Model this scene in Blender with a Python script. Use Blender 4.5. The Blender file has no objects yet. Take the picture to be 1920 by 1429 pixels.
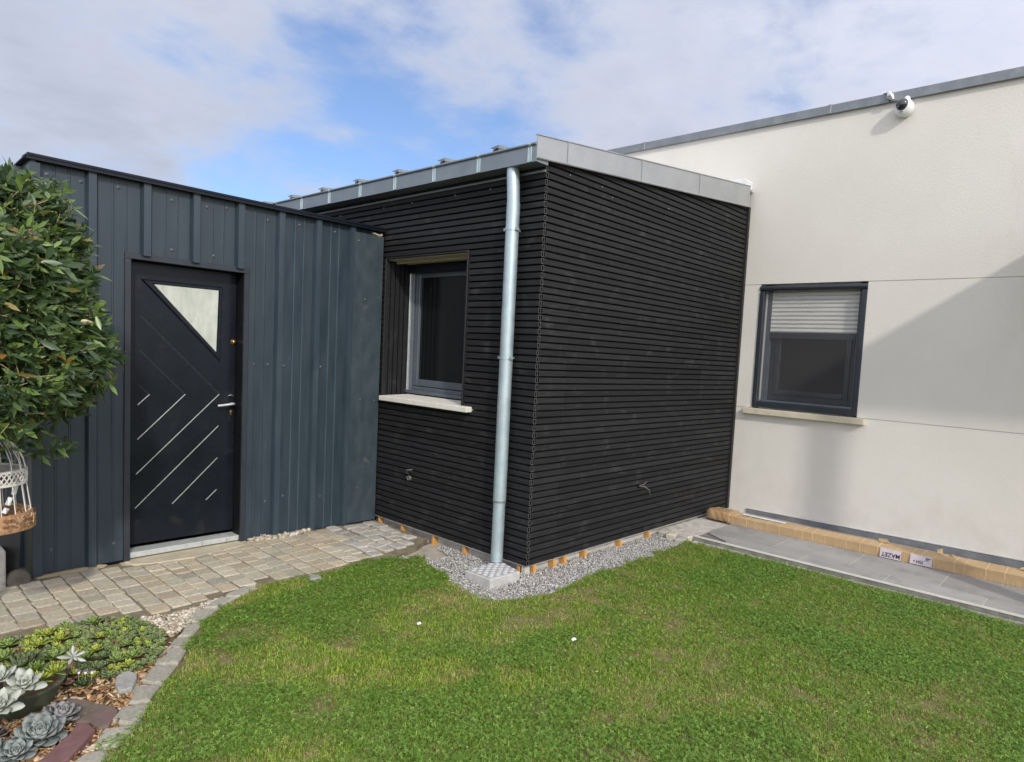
import bpy, bmesh, math, random
import numpy as np
from mathutils import Vector, Matrix

S = bpy.context.scene
COL = S.collection
R = math.radians
random.seed(7)
rng = np.random.default_rng(11)

# ------------------------------------------------------------------ camera
cam_d = bpy.data.cameras.new("camera")
cam = bpy.data.objects.new("camera", cam_d)
COL.objects.link(cam)
S.camera = cam
_right = Vector((0.64956749, -0.75834489, 0.05454451))
_up = Vector((0.02190403, 0.09037617, 0.99566679))
_fwd = Vector((0.75998834, 0.64555804, -0.07531624))
M3 = Matrix((_right, _up, -_fwd)).transposed()
cam.matrix_world = Matrix.Translation((-3.338114, -3.141043, 1.56)) @ M3.to_4x4()
cam_d.sensor_fit = 'HORIZONTAL'
cam_d.sensor_width = 36.0
cam_d.lens = 36.0 * 1236.69 / 1920.0
cam_d.shift_x = -0.05444
cam_d.shift_y = 0.02516
cam_d.clip_start = 0.02
cam_d.clip_end = 3000

# ------------------------------------------------------------------ light
SUN_TRAVEL = Vector((0.13, 0.26, -0.172)).normalized()
SUN_ELEV = math.asin(-SUN_TRAVEL.z)
sun_d = bpy.data.lights.new("sun", 'SUN')
sun_d.energy = 2.35
sun_d.angle = R(2.6)
sun_d.color = (1.0, 0.94, 0.84)
sun = bpy.data.objects.new("sun", sun_d)
COL.objects.link(sun)
sun.rotation_euler = SUN_TRAVEL.to_track_quat('-Z', 'Y').to_euler()
sun.location = (-4, -8, 8)

S.view_settings.view_transform = 'Standard'
S.view_settings.look = 'None'
S.view_settings.exposure = 0.1
S.view_settings.gamma = 1.0
S.render.engine = 'CYCLES'
S.cycles.max_bounces = 8
S.cycles.transparent_max_bounces = 12

world = bpy.data.worlds.new("World")
S.world = world
world.use_nodes = True


def build_world():
    nt = world.node_tree
    nt.nodes.clear()
    N, L = nt.nodes.new, nt.links.new
    out = N('ShaderNodeOutputWorld')
    bg = N('ShaderNodeBackground')
    bg.inputs['Strength'].default_value = 0.1
    L(bg.outputs[0], out.inputs[0])
    sky = N('ShaderNodeTexSky')
    sky.sky_type = 'NISHITA'
    sky.sun_disc = False
    sky.sun_elevation = SUN_ELEV
    sky.sun_rotation = R(206.6)
    sky.air_density = 1.0
    sky.dust_density = 0.6
    sky.ozone_density = 2.0
    tint = N('ShaderNodeMix'); tint.data_type = 'RGBA'; tint.blend_type = 'MULTIPLY'
    tint.inputs[0].default_value = 1.0
    L(sky.outputs[0], tint.inputs[6])
    tint.inputs[7].default_value = (1.04, 1.24, 1.54, 1)
    tc = N('ShaderNodeTexCoord')

    def math_(op, a, b=None):
        n = N('ShaderNodeMath'); n.operation = op
        for i, v in enumerate((a, b)):
            if v is None: continue
            if isinstance(v, (int, float)): n.inputs[i].default_value = v
            else: L(v, n.inputs[i])
        return n.outputs[0]

    def dot(v):
        n = N('ShaderNodeVectorMath'); n.operation = 'DOT_PRODUCT'
        L(tc.outputs['Generated'], n.inputs[0])
        n.inputs[1].default_value = Vector(v).normalized()
        return n.outputs['Value']
    sep = N('ShaderNodeSeparateXYZ')
    L(tc.outputs['Generated'], sep.inputs[0])
    zz = math_('ADD', math_('MAXIMUM', sep.outputs[2], 0.0), 0.22)
    com = N('ShaderNodeCombineXYZ')
    L(math_('DIVIDE', sep.outputs[0], zz), com.inputs[0])
    L(math_('DIVIDE', sep.outputs[1], zz), com.inputs[1])
    com.inputs[2].default_value = 3.4

    def noise(scale, detail, rough, dist=0.0):
        n = N('ShaderNodeTexNoise')
        n.inputs['Scale'].default_value = scale
        n.inputs['Detail'].default_value = detail
        n.inputs['Roughness'].default_value = rough
        n.inputs['Distortion'].default_value = dist
        L(com.outputs[0], n.inputs['Vector'])
        return n.outputs['Fac']
    n1 = noise(2.1, 9, 0.56, 0.15)
    n2 = noise(7.5, 8, 0.6, 0.2)
    dens = math_('ADD', math_('MULTIPLY', n1, 1.25), math_('MULTIPLY', n2, 0.42))
    # openings between the cloud banks, and the thick banks themselves
    gaps = [((0.433, 0.878, 0.206), 0.0065, 0.10 + 0.194), ((0.351, 0.911, 0.205), 0.0030, 0.09 + 0.155),
            ((0.42, 0.832, 0.362), 0.0016, -0.07 + 0.155), ((0.468, 0.812, 0.348), 0.0013, -0.04 + 0.099),
            ((0.50, 0.80, 0.318), 0.0018, 0.186), ((0.545, 0.785, 0.285), 0.0030, 0.155),
            ((0.612, 0.735, 0.270), 0.0050, 0.06 + 0.217), ((0.641, 0.640, 0.424), 0.0012, 0.155),
            ((0.70, 0.66, 0.26), 0.0040, 0.155), ((0.56, 0.77, 0.194), 0.0030, 0.140),
            ((0.241, 0.927, 0.289), 0.016, -0.149), ((0.605, 0.701, 0.390), 0.0030, -0.099),
            ((0.73, 0.59, 0.36), 0.006, -0.12), ((0.854, 0.362, 0.374), 0.05, -0.099), ((0.33, 0.89, 0.31), 0.006, -0.14)]
    for v, w, a in gaps:
        g = math_('EXPONENT', math_('DIVIDE', math_('SUBTRACT', dot(v), 1.0), w))
        dens = math_('SUBTRACT', dens, math_('MULTIPLY', g, a))
    cov = N('ShaderNodeMapRange'); cov.interpolation_type = 'SMOOTHSTEP'
    L(dens, cov.inputs[0])
    cov.inputs[1].default_value = 0.50
    cov.inputs[2].default_value = 0.98
    cov.inputs[3].default_value = 0.13
    cov.inputs[4].default_value = 0.97
    # thicker cloud is greyer underneath; clouds nearer the sun are brighter
    thick = N('ShaderNodeMapRange')
    L(math_('ADD', dens, math_('MULTIPLY', noise(4.3, 6, 0.6), 0.5)), thick.inputs[0])
    thick.inputs[1].default_value = 1.02
    thick.inputs[2].default_value = 1.42
    ccol = N('ShaderNodeMix'); ccol.data_type = 'RGBA'
    L(thick.outputs[0], ccol.inputs[0])
    ccol.inputs[6].default_value = (5.6, 6.0, 7.1, 1)
    ccol.inputs[7].default_value = (4.35, 4.8, 6.1, 1)
    t = math_('MULTIPLY', math_('ADD', dot(-SUN_TRAVEL), 1.0), 0.5)
    gain = math_('ADD', math_('MULTIPLY', math_('POWER', t, 1.7), SKYGAIN), 0.92)
    cg = N('ShaderNodeVectorMath'); cg.operation = 'SCALE'
    warm = N('ShaderNodeMix'); warm.data_type = 'RGBA'
    L(t, warm.inputs[0]); warm.inputs[6].default_value = (1, 1, 1, 1); warm.inputs[7].default_value = (1.12, 1.0, 0.88, 1)
    wm = N('ShaderNodeMix'); wm.data_type = 'RGBA'; wm.blend_type = 'MULTIPLY'; wm.inputs[0].default_value = 1.0
    L(ccol.outputs[2], wm.inputs[6]); L(warm.outputs[2], wm.inputs[7])
    L(wm.outputs[2], cg.inputs[0]); L(gain, cg.inputs['Scale'])
    mx = N('ShaderNodeMix'); mx.data_type = 'RGBA'
    L(cov.outputs[0], mx.inputs[0]); L(tint.outputs[2], mx.inputs[6]); L(cg.outputs[0], mx.inputs[7])
    L(mx.outputs[2], bg.inputs['Color'])


SKYGAIN = 2.7
build_world()

# ------------------------------------------------------------------ material helper
MATS = {}


def mat(name, col, col2=None, scale=8.0, detail=6.0, stretch=(1, 1, 1), contrast=(0.35, 0.65), rough=0.6, rough2=None,
        metal=0.0, spec=0.5, bump=0.0, bscale=60.0, bstretch=None, bdist=0.004, col3=None, c3=(0.62, 0.72), scale3=3.0,
        stretch3=(1, 1, 1), attr=None, trans=0.0, coat=0.0, subsurf=0.0, aniso=None):
    m = bpy.data.materials.new(name)
    m.use_nodes = True
    nt = m.node_tree
    N, L = nt.nodes.new, nt.links.new
    p = nt.nodes['Principled BSDF']
    p.inputs['Roughness'].default_value = rough
    p.inputs['Metallic'].default_value = metal
    p.inputs['Specular IOR Level'].default_value = spec
    p.inputs['Coat Weight'].default_value = coat
    p.inputs['Transmission Weight'].default_value = trans
    tc = N('ShaderNodeTexCoord')

    def nz(sc, st, det, rg=0.6):
        mp = N('ShaderNodeMapping'); mp.inputs['Scale'].default_value = st
        L(tc.outputs['Object'], mp.inputs[0])
        n = N('ShaderNodeTexNoise'); n.inputs['Scale'].default_value = sc
        n.inputs['Detail'].default_value = det; n.inputs['Roughness'].default_value = rg
        L(mp.outputs[0], n.inputs['Vector'])
        return n.outputs['Fac']

    def mr(s, a, b, c=0.0, d=1.0):
        r = N('ShaderNodeMapRange'); L(s, r.inputs[0])
        for i, v in enumerate((a, b, c, d)): r.inputs[i + 1].default_value = v
        return r.outputs[0]
    cur = None
    if attr:
        at = N('ShaderNodeAttribute'); at.attribute_name = attr
        cur = at.outputs['Color']
    if col2 is not None:
        f = mr(nz(scale, stretch, detail), *contrast)
        mx = N('ShaderNodeMix'); mx.data_type = 'RGBA'
        L(f, mx.inputs[0])
        if attr:
            mul = N('ShaderNodeMix'); mul.data_type = 'RGBA'; mul.blend_type = 'MULTIPLY'; mul.inputs[0].default_value = 1
            mx.inputs[6].default_value = (*col, 1); mx.inputs[7].default_value = (*col2, 1)
            L(cur, mul.inputs[6]); L(mx.outputs[2], mul.inputs[7]); cur = mul.outputs[2]
        else:
            mx.inputs[6].default_value = (*col, 1); mx.inputs[7].default_value = (*col2, 1)
            cur = mx.outputs[2]
        if rough2 is not None:
            L(mr(f, 0, 1, rough, rough2), p.inputs['Roughness'])
    if col3 is not None:
        f3 = mr(nz(scale3, stretch3, 8, 0.65), *c3)
        mx3 = N('ShaderNodeMix'); mx3.data_type = 'RGBA'
        L(f3, mx3.inputs[0])
        if cur is None: mx3.inputs[6].default_value = (*col, 1)
        else: L(cur, mx3.inputs[6])
        mx3.inputs[7].default_value = (*col3, 1)
        cur = mx3.outputs[2]
    if cur is None:
        p.inputs['Base Color'].default_value = (*col, 1)
    else:
        L(cur, p.inputs['Base Color'])
    if bump:
        b = N('ShaderNodeBump'); b.inputs['Strength'].default_value = bump; b.inputs['Distance'].default_value = bdist
        L(nz(bscale, bstretch or (1, 1, 1), 4), b.inputs['Height'])
        L(b.outputs[0], p.inputs['Normal'])
    MATS[name] = m
    return m


def leaf_mat(name, attr='tint', rough=0.45, transl=0.25, spec=0.4):
    m = bpy.data.materials.new(name); m.use_nodes = True
    nt = m.node_tree; N, L = nt.nodes.new, nt.links.new
    p = nt.nodes['Principled BSDF']; out = nt.nodes['Material Output']
    p.inputs['Roughness'].default_value = rough
    p.inputs['Specular IOR Level'].default_value = spec
    at = N('ShaderNodeAttribute'); at.attribute_name = attr
    L(at.outputs['Color'], p.inputs['Base Color'])
    t = N('ShaderNodeBsdfTranslucent')
    mu = N('ShaderNodeMix'); mu.data_type = 'RGBA'; mu.blend_type = 'MULTIPLY'; mu.inputs[0].default_value = 1
    L(at.outputs['Color'], mu.inputs[6]); mu.inputs[7].default_value = (1.5, 1.6, 0.8, 1)
    L(mu.outputs[2], t.inputs[0])
    ms = N('ShaderNodeMixShader'); ms.inputs[0].default_value = transl
    L(p.outputs[0], ms.inputs[1]); L(t.outputs[0], ms.inputs[2]); L(ms.outputs[0], out.inputs[0])
    MATS[name] = m
    return m


# ------------------------------------------------------------------ mesh builder
class MB:
    def __init__(self):
        self.v = []; self.f = []; self.c = []; self.mi = []
        self.col = (1, 1, 1); self.m = 0

    def add(self, verts, faces, col=None):
        o = len(self.v)
        self.v.extend([tuple(q) for q in verts])
        self.c.extend([col or self.col] * len(verts))
        for f in faces:
            self.f.append(tuple(o + i for i in f)); self.mi.append(self.m)
        return o

    def box(self, x0, x1, y0, y1, z0, z1):
        v = [(x, y, z) for z in (z0, z1) for y in (y0, y1) for x in (x0, x1)]
        self.add(v, [(0, 2, 3, 1), (4, 5, 7, 6), (0, 1, 5, 4), (2, 6, 7, 3), (0, 4, 6, 2), (1, 3, 7, 5)])
        return self

    def obox(self, c, ax, ay, az):
        c, ax, ay, az = map(Vector, (c, ax, ay, az))
        v = [c + ax * i + ay * j + az * k for k in (-.5, .5) for j in (-.5, .5) for i in (-.5, .5)]
        self.add(v, [(0, 2, 3, 1), (4, 5, 7, 6), (0, 1, 5, 4), (2, 6, 7, 3), (0, 4, 6, 2), (1, 3, 7, 5)])
        return self

    def prism(self, poly, z0, z1, top=None):
        """vertical prism over a counter-clockwise xy polygon"""
        n = len(poly)
        v = [(x, y, z0) for x, y in poly] + [(x, y, z1) for x, y in (top or poly)]
        f = [tuple(range(n - 1, -1, -1)), tuple(range(n, 2 * n))]
        f += [(i, (i + 1) % n, n + (i + 1) % n, n + i) for i in range(n)]
        self.add(v, f)
        return self

    def extrude(self, pts, d):
        """polygon of 3-D points extruded by vector d"""
        n = len(pts); d = Vector(d)
        v = [Vector(q) for q in pts] + [Vector(q) + d for q in pts]
        f = [tuple(range(n - 1, -1, -1)), tuple(range(n, 2 * n))]
        f += [(i, (i + 1) % n, n + (i + 1) % n, n + i) for i in range(n)]
        self.add(v, f)
        return self

    def tube(self, pts, r, n=10, cap=True, col=None):
        pts = [Vector(q) for q in pts]
        rs = r if isinstance(r, (list, tuple)) else [r] * len(pts)
        rings = []; prev = None
        for i, q in enumerate(pts):
            t = (pts[min(i + 1, len(pts) - 1)] - pts[max(i - 1, 0)]).normalized()
            if prev is None:
                u = t.orthogonal().normalized()
            else:
                u = (prev - t * prev.dot(t))
                u = u.normalized() if u.length > 1e-6 else t.orthogonal().normalized()
            prev = u; w = t.cross(u)
            rings.append([q + (u * math.cos(a) + w * math.sin(a)) * rs[i] for a in [2 * math.pi * k / n for k in range(n)]])
        v = [x for rg in rings for x in rg]
        f = []
        for i in range(len(pts) - 1):
            for k in range(n):
                a, b = i * n + k, i * n + (k + 1) % n
                f.append((a, b, b + n, a + n))
        if cap:
            f.append(tuple(range(n - 1, -1, -1))); f.append(tuple((len(pts) - 1) * n + k for k in range(n)))
        self.add(v, f, col)
        return self

    def lathe(self, prof, c=(0, 0, 0), n=24, axis=None, cap=True):
        """prof: list of (r, h) along axis from c"""
        ax = Vector(axis or (0, 0, 1)).normalized(); u = ax.orthogonal().normalized(); w = ax.cross(u); c = Vector(c)
        v = []; f = []
        for r, h in prof:
            for k in range(n):
                a = 2 * math.pi * k / n
                v.append(c + ax * h + (u * math.cos(a) + w * math.sin(a)) * r)
        for i in range(len(prof) - 1):
            for k in range(n):
                a, b = i * n + k, i * n + (k + 1) % n
                f.append((a, b, b + n, a + n))
        if cap:
            f.append(tuple(range(n - 1, -1, -1))); f.append(tuple((len(prof) - 1) * n + k for k in range(n)))
        self.add(v, f)
        return self


def wloc(o):
    p = Vector((0, 0, 0))
    while o is not None:
        p = p + Vector(o.location); o = o.parent
    return p


def obj(name, mb, mats, parent=None, smooth=False, bevel=0.0, at=None, segs=1, attr=False):
    """link one mesh; vertices are authored in world coordinates"""
    me = bpy.data.meshes.new(name)
    vs = np.array([tuple(q) for q in mb.v], dtype=np.float64)
    if at is None:
        at = vs.mean(axis=0) if parent is not None else np.array([(vs[:, 0].min() + vs[:, 0].max()) / 2, (vs[:, 1].min() + vs[:, 1].max()) / 2, vs[:, 2].min()])
    at = np.array(at, dtype=np.float64)
    me.from_pydata([tuple(q) for q in (vs - at)], [], mb.f)
    if not isinstance(mats, (list, tuple)): mats = [mats]
    for m in mats: me.materials.append(m)
    if any(mb.mi): me.polygons.foreach_set('material_index', mb.mi)
    if attr:
        a = me.color_attributes.new('tint', 'FLOAT_COLOR', 'POINT')
        a.data.foreach_set('color', np.array([(*c, 1.0) for c in mb.c], dtype=np.float32).ravel())
    if smooth:
        me.polygons.foreach_set('use_smooth', [True] * len(me.polygons))
    me.update()
    o = bpy.data.objects.new(name, me); COL.objects.link(o)
    if parent is not None:
        o.parent = parent
        o.location = Vector(at) - wloc(parent)
    else:
        o.location = at
    if bevel:
        b = o.modifiers.new('bevel', 'BEVEL'); b.width = bevel; b.segments = segs; b.limit_method = 'ANGLE'; b.angle_limit = R(40)
    if smooth == 'auto':
        e = o.modifiers.new('split', 'EDGE_SPLIT'); e.split_angle = R(40)
    return o


def np_obj(name, V, F, mats, tint=None, parent=None, smooth=False, nper=3):
    """big mesh from arrays; F is an (n, nper) array"""
    me = bpy.data.meshes.new(name)
    at = np.array([V[:, 0].mean(), V[:, 1].mean(), V[:, 2].min()]) if parent is None else np.array(V.mean(axis=0))
    me.vertices.add(len(V)); me.vertices.foreach_set('co', (V - at).astype(np.float32).ravel())
    me.loops.add(F.size); me.loops.foreach_set('vertex_index', F.astype(np.int32).ravel())
    me.polygons.add(len(F)); me.polygons.foreach_set('loop_start', np.arange(0, F.size, nper, dtype=np.int32))
    me.polygons.foreach_set('loop_total', np.full(len(F), nper, dtype=np.int32))
    if smooth: me.polygons.foreach_set('use_smooth', np.ones(len(F), dtype=bool))
    if tint is not None:
        a = me.color_attributes.new('tint', 'FLOAT_COLOR', 'POINT')
        c = np.ones((len(V), 4), dtype=np.float32); c[:, :3] = tint
        a.data.foreach_set('color', c.ravel())
    me.update(calc_edges=True); me.validate()
    for m in (mats if isinstance(mats, (list, tuple)) else [mats]): me.materials.append(m)
    o = bpy.data.objects.new(name, me); COL.objects.link(o)
    o.parent = parent
    o.location = Vector(at) - (wloc(parent) if parent else Vector((0, 0, 0)))
    return o


def thing(name, label, cat, loc, group=None):
    o = bpy.data.objects.new(name, None); COL.objects.link(o)
    o.empty_display_size = 0.1
    o.location = loc; o['label'] = label; o['category'] = cat
    if group: o['group'] = group
    return o


def tag(o, label=None, cat=None, group=None, kind=None):
    for k, v in (('label', label), ('category', cat), ('group', group), ('kind', kind)):
        if v: o[k] = v
    return o


def inpoly(P, poly):
    x, y = P[:, 0], P[:, 1]; r = np.zeros(len(P), dtype=bool); n = len(poly); j = n - 1
    for i in range(n):
        xi, yi = poly[i]; xj, yj = poly[j]
        c = ((yi > y) != (yj > y)) & (x < (xj - xi) * (y - yi) / (yj - yi + 1e-12) + xi)
        r ^= c; j = i
    return r


_perm = np.random.default_rng(5).random((64, 64))


def vnoise(x, y):
    xi = np.floor(x).astype(int); yi = np.floor(y).astype(int); fx = x - xi; fy = y - yi
    fx = fx * fx * (3 - 2 * fx); fy = fy * fy * (3 - 2 * fy)
    g = lambda a, b: _perm[a % 64, b % 64]
    return (g(xi, yi) * (1 - fx) + g(xi + 1, yi) * fx) * (1 - fy) + (g(xi, yi + 1) * (1 - fx) + g(xi + 1, yi + 1) * fx) * fy


def fbm(x, y, o=4):
    s = 0; a = 0.5; t = 0
    for k in range(o):
        s = s + a * vnoise(x * 2 ** k + 17.3 * k, y * 2 ** k + 9.1 * k); t += a; a *= 0.5
    return s / t


# ------------------------------------------------------------------ materials
stucco = mat('stucco', (0.615, 0.597, 0.545), (0.66, 0.642, 0.59), scale=0.9, rough=0.85, bump=0.5, bscale=95, bdist=0.0045, col3=(0.575, 0.55, 0.49), c3=(0.55, 0.80), scale3=1.5, stretch3=(1, 1, .3), spec=0.25)
zinc = mat('zinc', (0.36, 0.375, 0.38), (0.41, 0.42, 0.425), scale=5, rough=0.46, rough2=0.52, metal=0.6, col3=(0.45, 0.455, 0.45), c3=(0.55, 0.75), scale3=40, bump=0.05, bscale=40)
zinc_blue = mat('zinc_gutter', (0.19, 0.225, 0.245), (0.235, 0.27, 0.29), scale=6, rough=0.40, rough2=0.48, metal=0.6)
zinc_dull = mat('zinc_dull', (0.175, 0.195, 0.21), (0.235, 0.255, 0.268), scale=7, rough=0.5, metal=0.5, stretch=(1, 1, 1), col3=(0.29, 0.30, 0.305), c3=(0.58, 0.75), scale3=9)
galv = mat('galvanised', (0.37, 0.455, 0.485), (0.44, 0.53, 0.56), scale=14, rough=0.42, rough2=0.52, metal=0.55, col3=(0.33, 0.43, 0.42), c3=(0.58, 0.78), scale3=6, stretch3=(1, 1, .35))
blackwood = mat('black_cladding', (0.0090, 0.0094, 0.0106), (0.0168, 0.0174, 0.0188), scale=9, stretch=(.6, .6, 8), rough=0.62, rough2=0.75, bump=0.35, bscale=160, bstretch=(.25, .25, 1), bdist=0.002, col3=(0.060, 0.060, 0.061), c3=(0.56, 0.84), scale3=5.5, stretch3=(1, 1, 1.6), spec=0.30, attr='tint')
blackend = mat('cladding_end', (0.075, 0.073, 0.07), (0.14, 0.135, 0.13), scale=50, rough=0.7)
void = mat('dark_void', (0.006, 0.006, 0.006), rough=0.9, spec=0.1)
membrane = mat('membrane', (0.012, 0.012, 0.013), rough=0.8, spec=0.2)
shedpaint = mat('shed_paint', (0.021, 0.034, 0.046), (0.029, 0.044, 0.057), scale=5, stretch=(3, 3, .5), rough=0.36, rough2=0.48, spec=0.5, col3=(0.10, 0.115, 0.125), c3=(0.655, 0.80), scale3=7, stretch3=(5, 5, .7), bump=0.03, bscale=5, attr='tint')
shedpaint2 = mat('shed_flashing_paint', (0.030, 0.046, 0.058), (0.044, 0.061, 0.073), scale=7, stretch=(2, 2, 1), rough=0.40, rough2=0.55, col3=(0.11, 0.125, 0.13), c3=(0.62, 0.78), scale3=12)
shedtrim = mat('door_trim_paint', (0.018, 0.022, 0.030), (0.026, 0.031, 0.041), scale=9, rough=0.42, col3=(0.13, 0.13, 0.14), c3=(0.74, 0.84), scale3=22)
capnavy = mat('cap_paint', (0.0042, 0.0056, 0.0115), (0.007, 0.009, 0.017), scale=9, rough=0.42, spec=0.3)
doorpaint = mat('door_paint', (0.0062, 0.0085, 0.0135), (0.009, 0.0118, 0.0175), scale=3, rough=0.22, rough2=0.34, spec=0.24, col3=(0.022, 0.024, 0.026), c3=(0.56, 0.76), scale3=5)
reveal_black = mat('reveal_paint', (0.006, 0.0062, 0.008), (0.010, 0.010, 0.012), scale=9, rough=0.5, spec=0.25, col3=(0.10, 0.10, 0.10), c3=(0.76, 0.84), scale3=30, stretch3=(1, 1, .3))
alu = mat('aluminium', (0.62, 0.63, 0.64), (0.75, 0.76, 0.77), scale=30, rough=0.35, metal=0.7)
brass = mat('brass', (0.55, 0.38, 0.12), (0.70, 0.50, 0.20), scale=60, rough=0.3, metal=0.9)
glassdark = mat('window_glass', (0.008, 0.009, 0.010), rough=0.03, spec=0.6)
curtainglass = mat('curtained_glass', (0.40, 0.43, 0.37), (0.53, 0.56, 0.49), scale=5, stretch=(3, 3, 1.2), rough=0.12, spec=0.5, col3=(0.34, 0.36, 0.28), c3=(0.55, 0.75), scale3=9)
antrim = mat('anthracite_frame', (0.020, 0.026, 0.034), (0.026, 0.032, 0.041), scale=10, rough=0.38, spec=0.5)
greyframe = mat('grey_window_frame', (0.078, 0.094, 0.114), (0.098, 0.115, 0.136), scale=10, rough=0.36, spec=0.5)
whiteframe = mat('jamb_white', (0.55, 0.55, 0.52), rough=0.5)
thresh_m = mat('threshold_strip', (0.40, 0.43, 0.41), (0.50, 0.52, 0.50), scale=20, rough=0.5, metal=0.2)
shutter_m = mat('shutter_slat', (0.72, 0.72, 0.69), (0.76, 0.76, 0.73), scale=4, rough=0.45)
stone_sill = mat('sill_stone', (0.60, 0.58, 0.50), (0.68, 0.66, 0.59), scale=14, rough=0.8, bump=0.3, bscale=140, bdist=0.002)
stone_sill2 = mat('sill_cast_stone', (0.46, 0.42, 0.31), (0.56, 0.52, 0.40), scale=10, rough=0.85, bump=0.4, bscale=120, bdist=0.003, col3=(0.34, 0.31, 0.22), c3=(0.55, 0.75), scale3=5)
soffit_m = mat('soffit_board', (0.33, 0.30, 0.20), (0.40, 0.37, 0.27), scale=8, stretch=(1, 6, 1), rough=0.7)
tile_m = mat('grey_tile', (0.26, 0.258, 0.248), (0.325, 0.322, 0.308), scale=3, stretch=(1, .5, 1), rough=0.55, rough2=0.7, col3=(0.185, 0.185, 0.18), c3=(0.5, 0.75), scale3=5, bump=0.05, bscale=90, attr='tint')
grout_m = mat('grout', (0.46, 0.42, 0.33), (0.54, 0.50, 0.41), scale=30, rough=0.9)
skirt_m = mat('skirting_tile', (0.13, 0.14, 0.155), (0.19, 0.20, 0.21), scale=6, rough=0.45, col3=(0.24, 0.245, 0.25), c3=(0.55, 0.75), scale3=8)
concrete = mat('concrete', (0.40, 0.385, 0.345), (0.52, 0.50, 0.45), scale=12, rough=0.9, bump=0.5, bscale=90, bdist=0.004, col3=(0.30, 0.28, 0.24), c3=(0.55, 0.7), scale3=5, spec=0.2)
concrete_y = mat('sandy_concrete', (0.42, 0.37, 0.26), (0.52, 0.47, 0.35), scale=9, rough=0.9, bump=0.4, bscale=80, bdist=0.003, col3=(0.28, 0.23, 0.15), c3=(0.55, 0.75), scale3=4, spec=0.2)
concrete_g = mat('drain_concrete', (0.36, 0.36, 0.345), (0.46, 0.46, 0.44), scale=20, rough=0.9, bump=0.5, bscale=150, bdist=0.003, spec=0.2)
sand = mat('sandy_soil', (0.33, 0.29, 0.22), (0.44, 0.39, 0.31), scale=14, rough=0.95, bump=0.8, bscale=120, bdist=0.006, spec=0.1, col3=(0.40, 0.39, 0.37), c3=(0.5, 0.7), scale3=9)
soil = mat('lawn_soil', (0.14, 0.112, 0.055), (0.23, 0.185, 0.11), scale=9, rough=0.95, bump=0.8, bscale=90, bdist=0.01, col3=(0.13, 0.15, 0.035), c3=(0.45, 0.6), scale3=6, spec=0.1)
mulch_base = mat('mulch_soil', (0.10, 0.07, 0.04), (0.17, 0.12, 0.07), scale=20, rough=0.95, bump=1, bscale=100, bdist=0.008, spec=0.1)
sett_m = mat('sett_stone', (0.70, 0.69, 0.67), (1.28, 1.27, 1.22), scale=62, detail=10, rough=0.85, bump=0.55, bscale=150, bdist=0.004, contrast=(.25, .75), attr='tint', spec=0.25)
joint_m = mat('joint_sand', (0.165, 0.138, 0.095), (0.24, 0.205, 0.145), scale=18, rough=0.95, bump=0.6, bscale=140, bdist=0.004, spec=0.1, col3=(0.11, 0.095, 0.06), c3=(0.55, 0.7), scale3=5)
tinted = mat('tinted_stone', (0.8, 0.8, 0.8), (1.15, 1.15, 1.15), scale=40, rough=0.85, attr='tint', spec=0.25)
card = mat('cardboard', (0.43, 0.30, 0.165), (0.49, 0.355, 0.205), scale=5, rough=0.75, bump=0.3, bscale=26, bstretch=(1, .6, 1), bdist=0.0025, col3=(0.37, 0.245, 0.125), c3=(0.55, 0.75), scale3=4, spec=0.25, attr='tint')
tape = mat('kraft_tape', (0.31, 0.195, 0.095), (0.39, 0.26, 0.14), scale=8, rough=0.42, bump=0.5, bscale=35, bdist=0.006)
paper = mat('label_paper', (0.52, 0.46, 0.48), (0.60, 0.54, 0.56), scale=30, rough=0.55)
ink = mat('label_ink', (0.03, 0.015, 0.04), rough=0.6)
white_plastic = mat('white_plastic', (0.74, 0.75, 0.75), rough=0.35, spec=0.5)
dome_m = mat('smoked_dome', (0.012, 0.012, 0.02), rough=0.06, spec=0.7, coat=0.5)
wedge_m = mat('orange_wood', (0.45, 0.22, 0.055), (0.58, 0.32, 0.10), scale=14, stretch=(4, 4, .6), rough=0.7)
plank_m = mat('weathered_plank', (0.30, 0.24, 0.14), (0.42, 0.35, 0.22), scale=10, stretch=(.4, 4, 4), rough=0.85, bump=0.4, bscale=60, bstretch=(.2, 2, 2))
screw_m = mat('painted_screw', (0.045, 0.06, 0.07), (0.13, 0.145, 0.155), scale=90, rough=0.35, metal=0.3)
lid_m = mat('lid_plate', (0.27, 0.27, 0.27), (0.34, 0.34, 0.335), scale=30, rough=0.6, metal=0.0)
checker_m = mat('checker_plate', (0.52, 0.52, 0.52), (0.62, 0.62, 0.61), scale=30, rough=0.55, metal=0.0, col3=(0.44, 0.43, 0.41), c3=(0.5, 0.7), scale3=14)
cage_white = mat('cage_white_paint', (0.58, 0.56, 0.50), (0.66, 0.64, 0.59), scale=30, rough=0.6, col3=(0.20, 0.10, 0.045), c3=(0.60, 0.66), scale3=22)
cage_rust = mat('cage_rust', (0.24, 0.125, 0.06), (0.42, 0.25, 0.13), scale=45, rough=0.9, bump=0.6, bscale=120, col3=(0.58, 0.50, 0.40), c3=(0.60, 0.66), scale3=30)
bark_m = mat('bark', (0.11, 0.085, 0.055), (0.19, 0.15, 0.10), scale=12, stretch=(3, 3, .6), rough=0.9, bump=0.6, bscale=40)
twig_m = mat('twig', (0.28, 0.22, 0.11), (0.42, 0.34, 0.19), scale=20, rough=0.8)
pot_m = mat('green_pot', (0.050, 0.065, 0.040), (0.075, 0.09, 0.06), scale=9, rough=0.45, spec=0.4)
slate_m = mat('brown_slate', (0.098, 0.076, 0.058), (0.150, 0.120, 0.092), scale=16, rough=0.85, bump=0.7, bscale=40, bdist=0.006, col3=(0.145, 0.085, 0.08), c3=(0.5, 0.66), scale3=5)
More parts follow.
